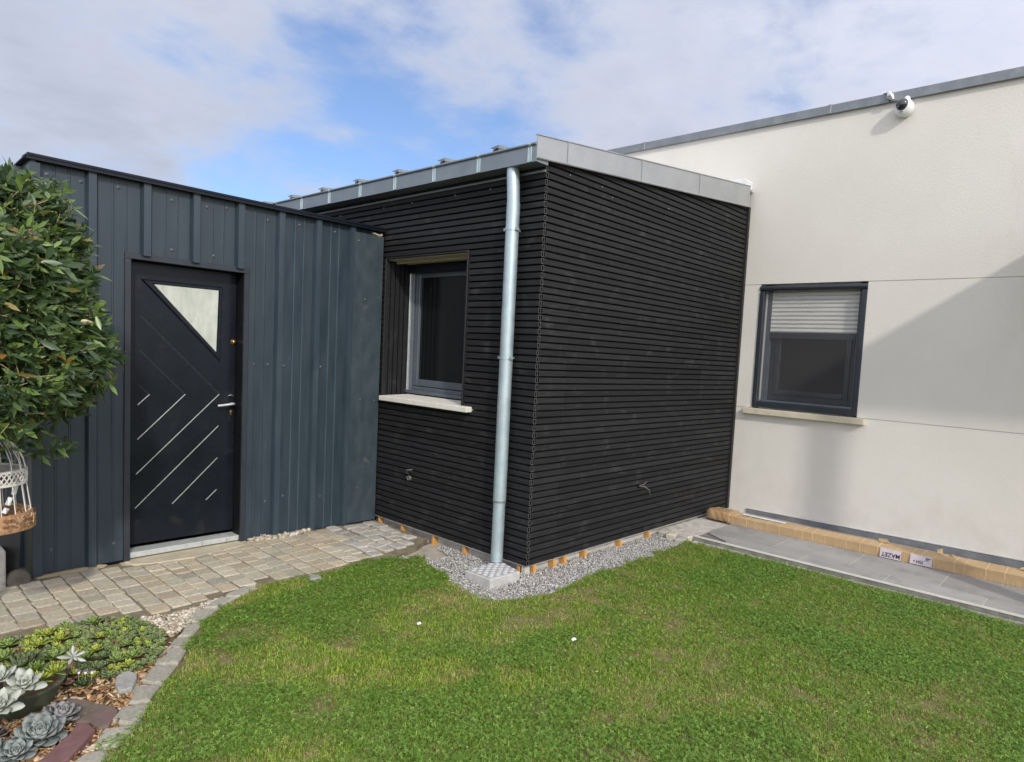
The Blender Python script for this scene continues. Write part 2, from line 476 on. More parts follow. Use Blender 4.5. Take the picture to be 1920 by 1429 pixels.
purple_m = mat('purple_slate', (0.125, 0.060, 0.058), (0.175, 0.092, 0.087), scale=12, rough=0.8, bump=0.5, bscale=50, bdist=0.004)
greystone_m = mat('grey_stone', (0.23, 0.23, 0.21), (0.33, 0.33, 0.30), scale=14, rough=0.9, bump=0.8, bscale=40, bdist=0.008)
darkmetal = mat('dark_grey_metal', (0.016, 0.016, 0.016), (0.030, 0.030, 0.029), scale=8, stretch=(1, 1, .4), rough=0.6)
stump_m = mat('weathered_disc', (0.085, 0.072, 0.055), (0.13, 0.112, 0.088), scale=20, rough=0.9, bump=0.5, bscale=60)
cable_m = mat('grey_cable', (0.15, 0.145, 0.135), rough=0.6)
trim_brown = mat('junction_trim', (0.012, 0.011, 0.011), (0.018, 0.0165, 0.016), scale=6, rough=0.5)
pvc = mat('white_pvc', (0.62, 0.63, 0.64), (0.70, 0.71, 0.72), scale=8, rough=0.45)
petal_p = mat('violet_petal', (0.16, 0.07, 0.24), rough=0.6)
petal_w = mat('white_petal', (0.75, 0.72, 0.78), rough=0.6)
screen_m = bpy.data.materials.new('insect_screen'); screen_m.use_nodes = True
_nt = screen_m.node_tree; _p = _nt.nodes['Principled BSDF']; _p.inputs['Base Color'].default_value = (0.13, 0.13, 0.135, 1); _p.inputs['Roughness'].default_value = 0.8
_tr = _nt.nodes.new('ShaderNodeBsdfTransparent'); _ms = _nt.nodes.new('ShaderNodeMixShader'); _ms.inputs[0].default_value = 0.14
_nt.links.new(_tr.outputs[0], _ms.inputs[1]); _nt.links.new(_p.outputs[0], _ms.inputs[2]); _nt.links.new(_ms.outputs[0], _nt.nodes['Material Output'].inputs[0])
leaf_bush = leaf_mat('shrub_leaf', rough=0.33, transl=0.22, spec=0.5)
leaf_grass = leaf_mat('grass_blade', rough=0.42, transl=0.36, spec=0.45)
leaf_succ = leaf_mat('succulent_leaf', rough=0.5, transl=0.10, spec=0.35)
chip_m = mat('bark_chip', (0.85, 0.85, 0.85), (1.2, 1.15, 1.1), scale=60, rough=0.85, attr='tint', spec=0.2)

_t = stucco.node_tree; _p = _t.nodes['Principled BSDF']; _src = _p.inputs['Base Color'].links[0].from_socket
_g = _t.nodes.new('ShaderNodeNewGeometry'); _sx = _t.nodes.new('ShaderNodeSeparateXYZ'); _t.links.new(_g.outputs['Position'], _sx.inputs[0])
_r = _t.nodes.new('ShaderNodeMapRange'); _t.links.new(_sx.outputs[2], _r.inputs[0])
for _i, _v in enumerate((0.55, 0.08, 0.0, 0.42)): _r.inputs[_i + 1].default_value = _v
_n = _t.nodes.new('ShaderNodeTexNoise'); _n.inputs['Scale'].default_value = 5.0; _n.inputs['Detail'].default_value = 8; _t.links.new(_g.outputs['Position'], _n.inputs['Vector'])
_r2 = _t.nodes.new('ShaderNodeMapRange'); _t.links.new(_n.outputs['Fac'], _r2.inputs[0]); _r2.inputs[1].default_value = 0.40; _r2.inputs[2].default_value = 0.72
_m = _t.nodes.new('ShaderNodeMath'); _m.operation = 'MULTIPLY'; _t.links.new(_r.outputs[0], _m.inputs[0]); _t.links.new(_r2.outputs[0], _m.inputs[1])
_x = _t.nodes.new('ShaderNodeMix'); _x.data_type = 'RGBA'; _t.links.new(_m.outputs[0], _x.inputs[0]); _t.links.new(_src, _x.inputs[6]); _x.inputs[7].default_value = (0.44, 0.41, 0.33, 1); _t.links.new(_x.outputs[2], _p.inputs['Base Color'])
W = 3.078      # main wall plane x
YS = 1.903     # shed front plane y

# ------------------------------------------------------------------ ground and paving (setting)
# lawn outline (world metres)
LAWN = [(-2.652, -0.418), (-2.5, -0.25), (-2.391, -0.11), (-2.295, 0.048), (-2.179, 0.188), (-2.093, 0.314), (-1.946, 0.565), (-1.816, 0.712),
        (-1.657, 0.813), (-1.523, 0.955), (-1.3, 0.955), (-1.097, 0.945), (-0.85, 0.95), (-0.648, 0.945), (-0.50, 0.90), (-0.355, 0.796), (-0.37, 0.6), (-0.416, 0.407),
        (-0.50, 0.20), (-0.541, 0.033), (-0.54, -0.12), (-0.455, -0.228), (-0.28, -0.32), (-0.09, -0.357), (0.2, -0.315), (0.511, -0.297), (0.8, -0.33), (1.077, -0.347),
        (1.4, -0.315), (1.657, -0.296), (1.70, -0.40), (1.735, -0.9), (1.735, -1.5), (1.735, -2.2), (1.735, -4.6), (-0.6, -4.9), (-3.4, -4.2), (-4.0, -2.2), (-3.25, -1.02)]

g = MB()
n_ = 40
g.add([(x, y, -0.06) for y in (-400, 400) for x in (-400, 400)], [(0, 1, 3, 2)])
tag(obj('ground', g, soil, at=(0, 0, -0.06)), kind='structure')
ls = MB(); ls.prism(LAWN, -0.06, -0.002)
tag(obj('lawn', ls, soil, at=(0, 0, 0)), kind='structure')

# paved path bed + setts
PATH = [(-4.2, 1.02), (-2.70, 0.985), (-2.5, 0.972), (-2.3, 0.94), (-2.10, 0.83), (-1.98, 0.80), (-1.822, 0.862), (-1.64, 0.93), (-1.50, 0.985), (-1.30, 0.925), (-1.097, 0.915), (-0.70, 0.925),
        (-0.45, 0.90), (-0.20, 1.0), (-0.005, 1.12), (-0.005, 1.90), (-1.1, 1.915), (-2.4, 1.94), (-2.6, 1.92), (-4.2, 1.95)]
pb = MB(); pb.prism(PATH, -0.05, 0.0125)
path = obj('path', pb, [joint_m, sett_m], at=(0, 0, 0))
tag(path, kind='structure')


def sett(mb, cx, cy, w, l, rot, h, base, ch=0.010, z0=-0.03, jit=0.006):
    c, s = math.cos(rot), math.sin(rot)
    P0 = []; P1 = []; P2 = []
    # eight-sided footprint with knocked corners
    k = random.uniform(.05, .12)
    fp = [(-.5 + k, -.5), (.5 - k, -.5), (.5, -.5 + k), (.5, .5 - k), (.5 - k, .5), (-.5 + k, .5), (-.5, .5 - k), (-.5, -.5 + k)]
    tx, ty = random.uniform(-.02, .02), random.uniform(-.02, .02)
    for a, b in fp:
        u = a * w + random.uniform(-jit, jit); v = b * l + random.uniform(-jit, jit)
        su = max(0.6, 1 - 2 * ch / w); sv = max(.6, 1 - 2 * ch / l)
        P0.append((cx + u * c - v * s, cy + u * s + v * c, z0))
        P1.append((cx + u * c - v * s, cy + u * s + v * c, h - ch * .8 + u * tx + v * ty))
        P2.append((cx + (u * c * su - v * s * sv), cy + (u * s * su + v * c * sv), h + u * tx + v * ty + random.uniform(-.001, .001)))
    n = 8
    f = [(i, (i + 1) % n, n + (i + 1) % n, n + i) for i in range(n)] + [(n + i, n + (i + 1) % n, 2 * n + (i + 1) % n, 2 * n + i) for i in range(n)]
    f.append(tuple(2 * n + i for i in range(n)))
    mb.add(P0 + P1 + P2, f, base)


sm = MB()
sett_cols = [tuple(a * b for a, b in zip(q, (1.19, 1.16, 1.14))) for q in [(0.34, 0.315, 0.245), (0.36, 0.34, 0.275), (0.31, 0.30, 0.24), (0.385, 0.36, 0.29), (0.33, 0.29, 0.22), (0.28, 0.27, 0.225), (0.37, 0.33, 0.25)]]
x = -4.1; col_i = 0
while x < -0.02:
    wcol = random.uniform(.100, .114)
    slant = random.uniform(-.03, .0)
    y = 0.78 + random.uniform(0, .1)
    while y < 1.9:
        l = random.uniform(.098, .150)
        yc = y + l / 2; xc = x + wcol / 2 + slant * (1.75 - yc) * 0.6
        old = xc > -0.62 + (yc - 1.3) * .35
        P = np.array([[xc, yc + .02], [xc, yc - .035]])
        step = (-1.93 < xc < -1.12 and yc > 1.765 + .05 * ((xc + 1.5) / .4) ** 2)
        ins = inpoly(P, PATH).all() and yc < 1.875 and not step
        if old:
            ins = ins and yc > .98 and not (xc > -0.2 and yc < 1.16)
        if ins:
            b = random.choice(sett_cols); t = random.uniform(.90, 1.08)
            if old:
                b = random.choice([(0.36, 0.35, 0.32), (0.30, 0.29, 0.265), (0.40, 0.37, 0.30), (0.42, 0.40, 0.37)])
                sett(sm, xc + random.uniform(-.012, .012), yc, wcol - .012, l - .014, random.uniform(-.16, .16), .024 + random.uniform(-.004, .006), tuple(q * t for q in b), ch=.010, jit=.008)
            else:
                sett(sm, xc, yc, wcol - .006, l - .006, random.uniform(-.03, .03) - slant * .5, .021 + random.uniform(-.002, .002), tuple(q * t for q in b), ch=.005, jit=.0035)
        y += l
    x += wcol
so = obj('path_setts', sm, sett_m, at=(0, 0, 0), attr=True)
tag(so, kind='structure'); so.name = 'paving'

# kerb of rough stones between bed and lawn
KL = [(-3.25, -0.98), (-2.95, -0.72), (-2.678, -0.392), (-2.544, -0.25), (-2.442, -0.11), (-2.341, 0.063), (-2.217, 0.224), (-2.116, 0.372), (-1.99, 0.566), (-1.845, 0.737), (-1.714, 0.838), (-1.56, 0.93)]


def along(poly, s):
    for a, b in zip(poly[:-1], poly[1:]):
        d = math.dist(a, b)
        if s <= d:
            t = s / d; return (a[0] + (b[0] - a[0]) * t, a[1] + (b[1] - a[1]) * t), math.atan2(b[1] - a[1], b[0] - a[0])
        s -= d
    return None, None


km = MB(); s = 0.05
while True:
    l = random.uniform(.10, .22)
    p_, a_ = along(KL, s + l / 2)
    if p_ is None: break
    w = random.uniform(.085, .115) if p_[1] < .3 else random.uniform(.075, .10)
    t = random.uniform(.85, 1.15)
    b = random.choice([(0.36, 0.345, 0.29), (0.40, 0.385, 0.335), (0.33, 0.315, 0.265), (0.42, 0.40, 0.34)])
    sett(km, p_[0], p_[1], l - random.uniform(.010, .026), w, a_ + random.uniform(-.07, .07), (.016 if p_[1] > .2 else .020) + random.uniform(-.004, .005), tuple(q * t * .88 for q in b), ch=.012, jit=.016)
    s += l
tag(obj('kerb', km, sett_m, at=(0, 0, 0), attr=True), kind='structure')

# rough stones closing the terrace corner
em = MB()
for (ex, ey, ew, el) in [(1.80, -.03, .13, .10), (1.74, -.14, .12, .09), (1.84, -.15, .10, .10), (1.70, -.25, .12, .09), (1.93, -.09, .12, .10), (1.78, -.27, .08, .09)]:
    b = random.choice([(0.40, 0.38, 0.33), (0.44, 0.41, 0.35), (0.36, 0.35, 0.31)])
    sett(em, ex, ey, ew, el, random.uniform(-.3, .3), .035 + random.uniform(-.01, .01), b, ch=.016, jit=.01)
tag(obj('edging_stones', em, sett_m, at=(0, 0, 0), attr=True), kind='structure')
bpy.data.objects['edging_stones'].name = 'terrace_kerb'

# mulch bed, gravel bed, sandy strip
BED = [(-4.2, 1.0), (-4.2, -1.5), (-3.3, -1.0), (-2.95, -0.68), (-2.70, -0.37), (-2.5, -0.12), (-2.39, 0.08), (-2.26, 0.26), (-2.14, 0.43), (-2.04, 0.565), (-1.873, 0.75), (-1.75, 0.87), (-1.82, 0.875), (-2.0, 0.82), (-2.2, 0.9), (-2.5, 0.985), (-2.7, 1.0)]
bm_ = MB(); bm_.prism(BED[::-1], -0.03, 0.0)
tag(obj('bed_soil', bm_, mulch_base, at=(0, 0, 0)), kind='structure')
bpy.data.objects['bed_soil'].name = 'soil'
GRAV = [(-0.60, 0.93), (-0.355, 0.80), (-0.37, 0.6), (-0.416, 0.407), (-0.50, 0.20), (-0.545, 0.033), (-0.54, -0.12), (-0.455, -0.228), (-0.28, -0.32), (-0.09, -0.357), (0.2, -0.315), (0.511, -0.297), (0.8, -0.33), (1.077, -0.347),
        (1.4, -0.315), (1.64, -0.296), (1.72, -0.12), (1.86, 0.02), (1.9, 0.16), (0.02, 0.16), (0.02, 1.1), (-0.2, 1.05), (-0.45, 0.98)]
gb = MB(); gb.prism(GRAV[::-1], -0.06, -0.024)
tag(obj('gravel_bed', gb, sand, at=(0, 0, 0)), kind='structure')

# terrace slab with tiles
tm = MB()
tm.box(1.7865, W, -7.0, -0.33, -0.05, 0.034)
ter = obj('terrace', tm, mat('edge_concrete_face', (0.15, 0.145, 0.135), (0.24, 0.23, 0.21), scale=12, rough=0.9, bump=0.6, bscale=60, bdist=0.006, spec=0.2), at=(1.8, -3, 0)); tag(ter, kind='structure')
concrete_d = mat('edge_concrete', (0.17, 0.165, 0.15), (0.25, 0.24, 0.215), scale=14, rough=0.9, bump=0.6, bscale=70, bdist=0.005, spec=0.2)
cp = MB(); cp.prism([(1.80, -.33), (W, -.33), (W, -.004), (1.86, -.004), (1.80, -.10)], -0.03, 0.036)
tag(obj('concrete_pad', cp, concrete, at=(2.4, -.2, 0)), kind='structure')
tl = MB()
rows = [(1.800, 2.000), (2.003, 2.425), (2.428, 2.85), (2.853, W)]
offs = [-1.245, -0.625, -0.625 - .31, -1.245]
xs = [1.800, 2.015, 2.425, 2.84, W - .012]
for i in range(4):
    x0, x1 = xs[i] + .003, xs[i + 1] - .003
    ph = [-.625, -.32, -.66, -.35][i]
    ys_ = [ph - .63 * k for k in range(0, 12)]
    edges = [-0.345] + [q for q in ys_ if q < -0.42] + [-7.0]
    for a, b in zip(edges[:-1], edges[1:]):
        if i == 0 and a > -.4: continue      # broken corner tile left out
        t = random.uniform(.92, 1.08)
        tl.col = (t, t, t)
        if i == 1 and a > -.4:
            tl.box(x0, x1, b + .003, a - .003, .034, .050)
        else:
            tl.box(x0, x1, b + .003, a - .003, .034, .050)
tl.col = (1, 1, 1)
tl.prism([(1.835, -.6235), (2.0125, -.6235), (2.0125, -.35), (1.985, -.36), (1.93, -.46)], .034, .050)
tag(obj('terrace_tiles', tl, tile_m, at=(1.8, -3, 0), attr=True), kind='structure')
bpy.data.objects['terrace_tiles'].name = 'tile_paving'
gr = MB(); gr.box(1.80, W - .012, -7.0, -.62, .030, .0488)
tag(obj('grout', gr, grout_m, at=(1.8, -3, 0)), kind='structure')
tf = MB(); rq = random.Random(9); ft = [(1.79, -.34)]
yy = -.34
while yy > -7:
    ft.append((1.79 - rq.uniform(.012, .055) * (1.3 if yy > -1.4 else .6), yy)); yy -= rq.uniform(.05, .14)
ft.append((1.79, -7.0)); tf.prism(ft[::1], -.05, .006)
tag(obj('terrace_footing', tf, concrete, at=(1.8, -3, 0)), kind='structure')
ed = MB(); ed.box(1.787, 1.7945, -7.0, -0.34, .040, .0535)
tag(obj('terrace_edge', ed, stone_sill, at=(1.8, -3, 0)), kind='structure')

# doorstep of sandy concrete
st = MB(); st.prism([(-1.80, 1.75), (-1.55, 1.72), (-1.15, 1.80), (-1.12, 1.90), (-1.17, 2.0), (-1.89, 2.0), (-1.93, 1.90), (-1.90, 1.80)], -.02, .0255)
sd = MB(); sd.prism([(-1.95, 1.86), (-1.80, 1.74), (-1.5, 1.70), (-1.2, 1.74), (-1.10, 1.82), (-1.10, 1.90), (-1.95, 1.92)], -.02, .0175); tag(obj('sand_strip', sd, concrete_y, at=(-1.5, 1.8, 0)), kind='structure')
dst = obj('doorstep', st, concrete_y, bevel=.006); tag(dst, 'sandy concrete doorstep laid before the dark shed door', 'step')

# ------------------------------------------------------------------ main house
house = thing('house', 'cream rendered flat roofed house with a zinc capped parapet', 'house', (W, -1.0, 0))
HY0, HY1 = -7.0, 7.5
j1, j2 = 1.142, 2.401
WY0, WY1, WZ0, WZ1 = -1.2245, -0.1817, 1.157, 2.389
hw = MB()
hw.box(W, W + .28, HY0, HY1, -.05, j1 - .003)
hw.box(W, W + .28, HY0, HY1, j2 + .003, 3.985)
hw.box(W, W + .28, HY0, WY0, j1 + .003, j2 - .003)
hw.box(W, W + .28, WY1, HY1, j1 + .003, j2 - .003)
hw.box(W + .008, W + .27, HY0, WY0, j1 - .004, j1 + .004); hw.box(W + .008, W + .27, WY1, HY1, j1 - .004, j1 + .004)
hw.box(W + .008, W + .27, HY0, WY0, j2 - .004, j2 + .004); hw.box(W + .008, W + .27, WY1, HY1, j2 - .004, j2 + .004)
obj('wall', hw, stucco, house)
hb = MB(); hb.box(W + .281, W + 7, HY0, HY1, -.05, 3.80)
# the room behind the window: hollow pocket built as a dark liner
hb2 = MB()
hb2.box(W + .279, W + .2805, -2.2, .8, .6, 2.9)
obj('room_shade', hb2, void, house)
obj('rear_volume', hb, stucco, house)
cpg = MB()
for a, b in [(-7, -1.285), (-1.275, -.75), (-.742, 1.35), (1.358, 4.0), (4.008, 7.5)]:
    cpg.extrude([(W - .035, a, 3.975), (W + .30, a, 3.975), (W + .30, a, 4.075), (W - .012, a, 4.062), (W - .035, a, 4.052)], (0, b - a, 0))
obj('coping', cpg, zinc_dull, house)
for yj in (-.746, 1.354, 4.004):
    q = MB(); q.extrude([(W - .038, yj - .018, 3.973), (W + .2, yj - .018, 3.973), (W + .2, yj - .018, 4.072), (W - .015, yj - .018, 4.066), (W - .038, yj - .018, 4.055)], (0, .036, 0))
    obj('coping_joint', q, zinc_dull, house, bevel=.003)
q = MB(); q.tube([(W - .045, -1.265, 4.06), (W - .052, -1.285, 4.02), (W - .047, -1.31, 3.985)], [.016, .030, .012], n=10)
q.box(W - .05, W + .1, -1.30, -1.22, 4.055, 4.078)
obj('coping_patch', q, alu, house, smooth='auto')
sk = MB()
yy = -0.212
while yy > -7:
    y1 = yy - .60
    zt = lambda y: .088 + (-.212 - y) * .0125
    sk.extrude([(W - .011, yy, .051), (W - .001, yy, .051), (W - .001, yy, zt(yy)), (W - .011, yy, zt(yy))], (0, -.597, 0)); yy -= .60
obj('skirting', sk, skirt_m, house)
sk = MB(); sk.extrude([(W - .014, -.212, .090), (W - .001, -.212, .090), (W - .001, -.212, .094), (W - .014, -.212, .094)], (0, -6.5, .0815))
obj('skirting_edge', sk, alu, house)

# window with roller shutter and insect screen
win = MB()
fx0, fx1 = W - .012, W + .05
win.box(fx0, fx1, WY0, WY0 + .048, WZ0, WZ1 - .06)
win.box(fx0, fx1, WY1 - .048, WY1, WZ0, WZ1 - .06)
win.box(fx0, fx1, WY0 + .0481, WY1 - .0481, WZ0, WZ0 + .055)
hwin = obj('window', win, antrim, house, bevel=.004)
q = MB(); q.tube([(W + .012, WY0 + .001, WZ1 - .029), (W + .012, WY1 - .001, WZ1 - .029)], .0285, n=16); obj('screen_cassette', q, antrim, hwin, smooth='auto')
q = MB(); q.box(W - .004, W + .02, WY0 + .049, WY1 - .049, WZ0 + .056, WZ0 + .078); obj('screen_rail', q, greyframe, hwin, bevel=.003)
for ja, jb in ((WY1 - .060, WY1 - .002), (WY0 + .002, WY0 + .055)):
    q = MB(); q.box(W + .055, W + .135, ja, jb, WZ0, WZ1 - .05); obj('jamb', q, whiteframe, hwin)
for ja, jb in ((WY1 - .105, WY1 - .061), (WY0 + .056, WY0 + .085)):
    q = MB(); q.box(W + .062, W + .125, ja, jb, WZ0 + .05, WZ1 - .05); obj('shutter_guide', q, greyframe, hwin)
sl = MB(); z = 1.925
while z < WZ1:
    sl.extrude([(W + .080, WY0 + .086, z), (W + .072, WY0 + .086, z + .012), (W + .074, WY0 + .086, z + .034), (W + .084, WY0 + .086, z + .0385), (W + .095, WY0 + .086, z + .0385), (W + .095, WY0 + .086, z)][::-1], (0, WY1 - WY0 - .192, 0)); z += .0405
obj('roller_shutter', sl, shutter_m, hwin)
q = MB(); q.box(W + .068, W + .098, WY0 + .086, WY1 - .106, 1.862, 1.922); obj('shutter_bar', q, antrim, hwin, bevel=.003)
q = MB()
a, b, zt, zb = WY0 + .086, WY1 - .106, 1.90, WZ0 + .08
q.box(W + .13, W + .19, a, a + .05, zb, 2.3); q.box(W + .13, W + .19, b - .05, b, zb, 2.3); q.box(W + .13, W + .19, a + .05, b - .05, zb, zb + .055)
q.box(W + .115, W + .175, a + .052, a + .10, zb + .057, 2.3); q.box(W + .115, W + .175, b - .10, b - .052, zb + .057, 2.3); q.box(W + .115, W + .175, a + .10, b - .10, zb + .057, zb + .105)
obj('sash', q, antrim, hwin, bevel=.004)
q = MB(); q.box(W + .15, W + .156, a + .09, b - .09, zb + .09, 2.3); obj('pane', q, glassdark, hwin)
q = MB(); q.box(W + .02, W + .022, WY0 + .047, WY1 - .047, WZ0 + .06, WZ1 - .055); obj('insect_screen', q, screen_m, hwin)
q = MB(); q.box(W - .062, W + .10, -1.305, -0.108, 1.082, 1.141); obj('window_sill', q, stone_sill2, house, bevel=.006, segs=2)

# unseen porch slab and pillar, added to cast the shadows on the wall
q = MB(); q.box(1.95, W - .002, -5.6, -2.80, 2.70, 2.84); obj('shadow_roof', q, stucco, house)
q = MB(); q.box(1.97, 2.07, -3.17, -2.97, 0.05, 2.70); obj('shadow_pillar', q, stucco, house)

# ------------------------------------------------------------------ security camera
sc = thing('security_camera', 'white dome security camera fixed high on the cream wall under the coping', 'camera', (W - .001, -1.413, 3.90))
q = MB(); q.lathe([(.068, 0), (.074, .01), (.076, .05), (.072, .075), (.060, .092), (.046, .100)], (W - .001, -1.413, 3.90), n=32, axis=(-1, .10, -.10)); obj('housing', q, white_plastic, sc, smooth='auto')
ax = Vector((-1, .22, .08)).normalized()
q = MB(); cpos = Vector((W - .080, -1.402, 3.910)); q.lathe([(.054, 0), (.053, .013), (.046, .029), (.033, .042), (.016, .050), (.001, .052)], cpos, n=28, axis=ax, cap=False); obj('dome', q, dome_m, sc, smooth=True)
q = MB(); q.tube([(W - .002, -1.425, 3.955), (W - .05, -1.425, 3.968), (W - .075, -1.42, 3.955)], [.026, .026, .016], n=14); obj('mount', q, white_plastic, sc, smooth='auto')
q = MB(); q.obox((W - .098, -1.399, 3.847), (.002, 0, 0), (0, .03, 0), (0, 0, .004)); obj('marking', q, void, sc)

# ------------------------------------------------------------------ timber extension
ext = thing('house_extension', 'black slatted timber extension with zinc gutter and fascia built onto the cream house', 'extension', (0, 0, 0))
EY = 5.3
AY0, AY1, AZ0, AZ1 = 0.767, 1.830, 1.143, 2.316
roofz = lambda x: 2.962 + .1205 * (x + .05)
# load bearing core and plinth
q = MB()
q.box(.024, .36, .16, AY0 - .02, .10, 2.90); q.box(.024, .36, AY1 + .02, EY, .10, 2.90)
q.box(.024, .36, AY0 - .02, AY1 + .02, .10, AZ0 - .03); q.box(.024, .36, AY0 - .02, AY1 + .02, AZ1 + .02, 2.90)
q.extrude([(.024, .024, .10), (W - .01, .024, .10), (W - .01, .024, roofz(W) - .03), (.024, .024, roofz(0) - .03)], (0, .13, 0))
q.box(.37, W - .01, EY - .1, EY, .10, 2.9)
obj('wall_core', q, membrane, ext)
q = MB(); q.box(.05, W - .01, .055, .20, -.05, .099); q.box(.05, .20, .2, EY, -.05, .099)
obj('plinth', q, concrete, ext)
PITCH = .0482; ZB = .066; SLAT = .0365; DEP = .021
NS = int((3.30 - ZB) / PITCH)


def slat(mb, p0, d, n, ln, z, end_mat_start=True):
    """hollow slat: start p0 (outer face), along unit d, outward normal n"""
    p0, d, n = Vector(p0), Vector(d), Vector(n)
    up = Vector((0, 0, 1)); b = .0022
    prof = [(-DEP, 0), (-b, 0), (0, b), (0, SLAT - b), (-b, SLAT), (-DEP, SLAT)]
    A = [p0 + n * a + up * (z + h) for a, h in prof]; B = [q + d * ln for q in A]
    mb.m = 0
    k = len(prof)
    o = mb.add(A + B, [(i, (i + 1) % k, k + (i + 1) % k, k + i) for i in range(k)])
    # end: light rim round a dark hollow
    t = .0030
    inn = [(-DEP + t, t), (-t, t), (-t, t + .001), (-t, SLAT - t - .001), (-t, SLAT - t), (-DEP + t, SLAT - t)]
    I = [p0 + n * a + up * (z + h) for a, h in inn]; J = [q + d * .012 for q in I]
    mb.m = 1
    mb.add(A + I, [(i, (i + 1) % k, k + (i + 1) % k, k + i) for i in range(k)])
    mb.m = 2
    mb.add(I + J, [(i, (i + 1) % k, k + (i + 1) % k, k + i) for i in range(k)] + [tuple(range(k, 2 * k))])
    mb.m = 0


ca = MB(); cb = MB()
for i in range(NS):
    z = ZB + i * PITCH
    jit = random.uniform(-.0025, .0025) + (.004 if (i // 4) % 2 else 0)
    if z < 2.86:
        segs = [(jit, EY)]
        zc = z + SLAT / 2
        if AZ0 - .02 < zc < AZ1 + .012:
            segs = [(jit, AY0 - .012), (AY1 + .012, EY)]
        for a, b in segs:
            tq = random.uniform(.75, 1.3); ca.col = (tq, tq, tq)
            slat(ca, (0, a, 0), (0, 1, 0), (-1, 0, 0), b - a, z)
    # right hand face runs up under the sloping fascia
    xs_ = .031 + random.uniform(-.002, .002) + (.004 if (i // 5) % 2 else 0)
    need = (z + SLAT - (2.885 + .09)) / .105
    x0 = max(xs_, need)
    if x0 < W - .1:
            cuts = [x0] + [c_ for c_ in (.305, 2.31) if c_ > x0 + .05] + [W - .062]
            for c0, c1_ in zip(cuts[:-1], cuts[1:]):
                tq = random.uniform(.72, 1.35) * (1.25 if random.random() < .06 else 1); cb.col = (tq, tq, tq * .98)
                slat(cb, (c0, -random.uniform(0, .0008), 0), (1, 0, 0), (0, -1, 0), c1_ - c0 - .0012, z)
obj('side_cladding', ca, [blackwood, blackend, void], ext, attr=True)
obj('front_cladding', cb, [blackwood, blackend, void], ext, attr=True)
q = MB(); q.box(W - .058, W - .004, -.012, .02, .06, 3.19); q.box(W - .058, W - .050, -.020, -.0121, .06, 3.19); obj('junction_trim', q, trim_brown, ext)
q = MB(); q.box(.004, EPS if False else .022, .0, EY, .056, .0605); q.box(-.003, .003, 0, EY, .0575, .0615)
q.box(.03, W - .06, -.003, .003, .0575, .0615)
obj('base_rail', q, alu, ext)
q = MB(); q.box(.0235, .0295, .005, .0235, .066, 2.88); obj('corner_batten', q, wedge_m if False else membrane, ext)

# opening lining: vertical slats on both reveals, pale board above
RV = .30
for ra, rb_, rc_, rd_ in ((AY1 - .001, AY1 + .018, AY1 + .018, AY1 + .0195), (AY0 - .018, AY0 + .001, AY0 - .0195, AY0 - .018)):
    rv = MB(); x = .004
    while x < RV - .03:
        rv.box(x, x + .036, ra, rb_, AZ0, AZ1); x += PITCH
    rv.box(.0, .34, rc_, rd_, AZ0, AZ1)
    obj('reveal_lining', rv, blackwood, ext, attr=True)
q = MB(); q.box(.02, .30, AY0 - .01, AY1 + .01, AZ1 - .012, AZ1 + .0); q.box(.10, .13, AY0, AY1, AZ1 - .030, AZ1 - .0121); q.box(.21, .30, AY0, AY1, AZ1 - .022, AZ1 - .0121); obj('lintel_board', q, soffit_m, ext)
q = MB(); q.box(-.008, .02, AY1 - .004, AY1 + .011, AZ0 - .004, AZ1 + .008); q.box(-.008, .02, AY0 - .011, AY0 + .004, AZ0 - .004, AZ1 + .008); q.box(-.008, .02, AY0 + .004, AY1 - .004, AZ1 - .004, AZ1 + .008)
obj('opening_trim', q, trim_brown, ext, bevel=.002)
wf = MB()
X0, X1 = .262, .325
ya, yb, za, zb_ = AY0 + .002, AY1 - .002, AZ0 + .03, AZ1 - .022
wf.box(X0, X1, ya, ya + .045, za, zb_); wf.box(X0, X1, yb - .045, yb, za, zb_); wf.box(X0, X1, ya + .045, yb - .045, za, za + .05); wf.box(X0, X1, ya + .045, yb - .045, zb_ - .045, zb_)
wf.box(X0 - .03, X0 - .0005, ya, yb, za - .012, za + .016)
ewin = obj('window', wf, greyframe, ext, bevel=.004)
q = MB(); q.box(X0 - .022, X0 - .0005, yb - .016, yb, za, zb_ - .07); obj('shutter_track', q, alu, ewin, bevel=.002)
q = MB(); q.box(X0 - .05, X0 + .011, ya + .001, yb - .001, zb_ - .072, zb_ + .0); obj('shaded_shutter_box', q, capnavy, ewin, bevel=.004)  # shutter box coloured near black, painting in the shade under the lintel board
q = MB(); ya2, yb2, za2, zb2 = ya + .05, yb - .05, za + .055, zb_ - .05
q.box(X0 + .012, X1 + .01, ya2, ya2 + .06, za2, zb2); q.box(X0 + .012, X1 + .01, yb2 - .06, yb2, za2, zb2); q.box(X0 + .012, X1 + .01, ya2 + .06, yb2 - .06, za2, za2 + .06); q.box(X0 + .012, X1 + .01, ya2 + .06, yb2 - .06, zb2 - .06, zb2)
obj('sash', q, greyframe, ewin, bevel=.004)
q = MB(); q.box(X0 + .035, X0 + .04, ya2 + .05, yb2 - .05, za2 + .05, zb2 - .05); obj('pane', q, glassdark, ewin)
q = MB(); q.extrude([(-.055, .652, 1.098), (.262, .652, 1.104), (.262, .652, 1.150), (-.055, .652, 1.139)], (0, 1.802 - .652, 0)); obj('window_sill', q, stone_sill, ext, bevel=.005, segs=2)

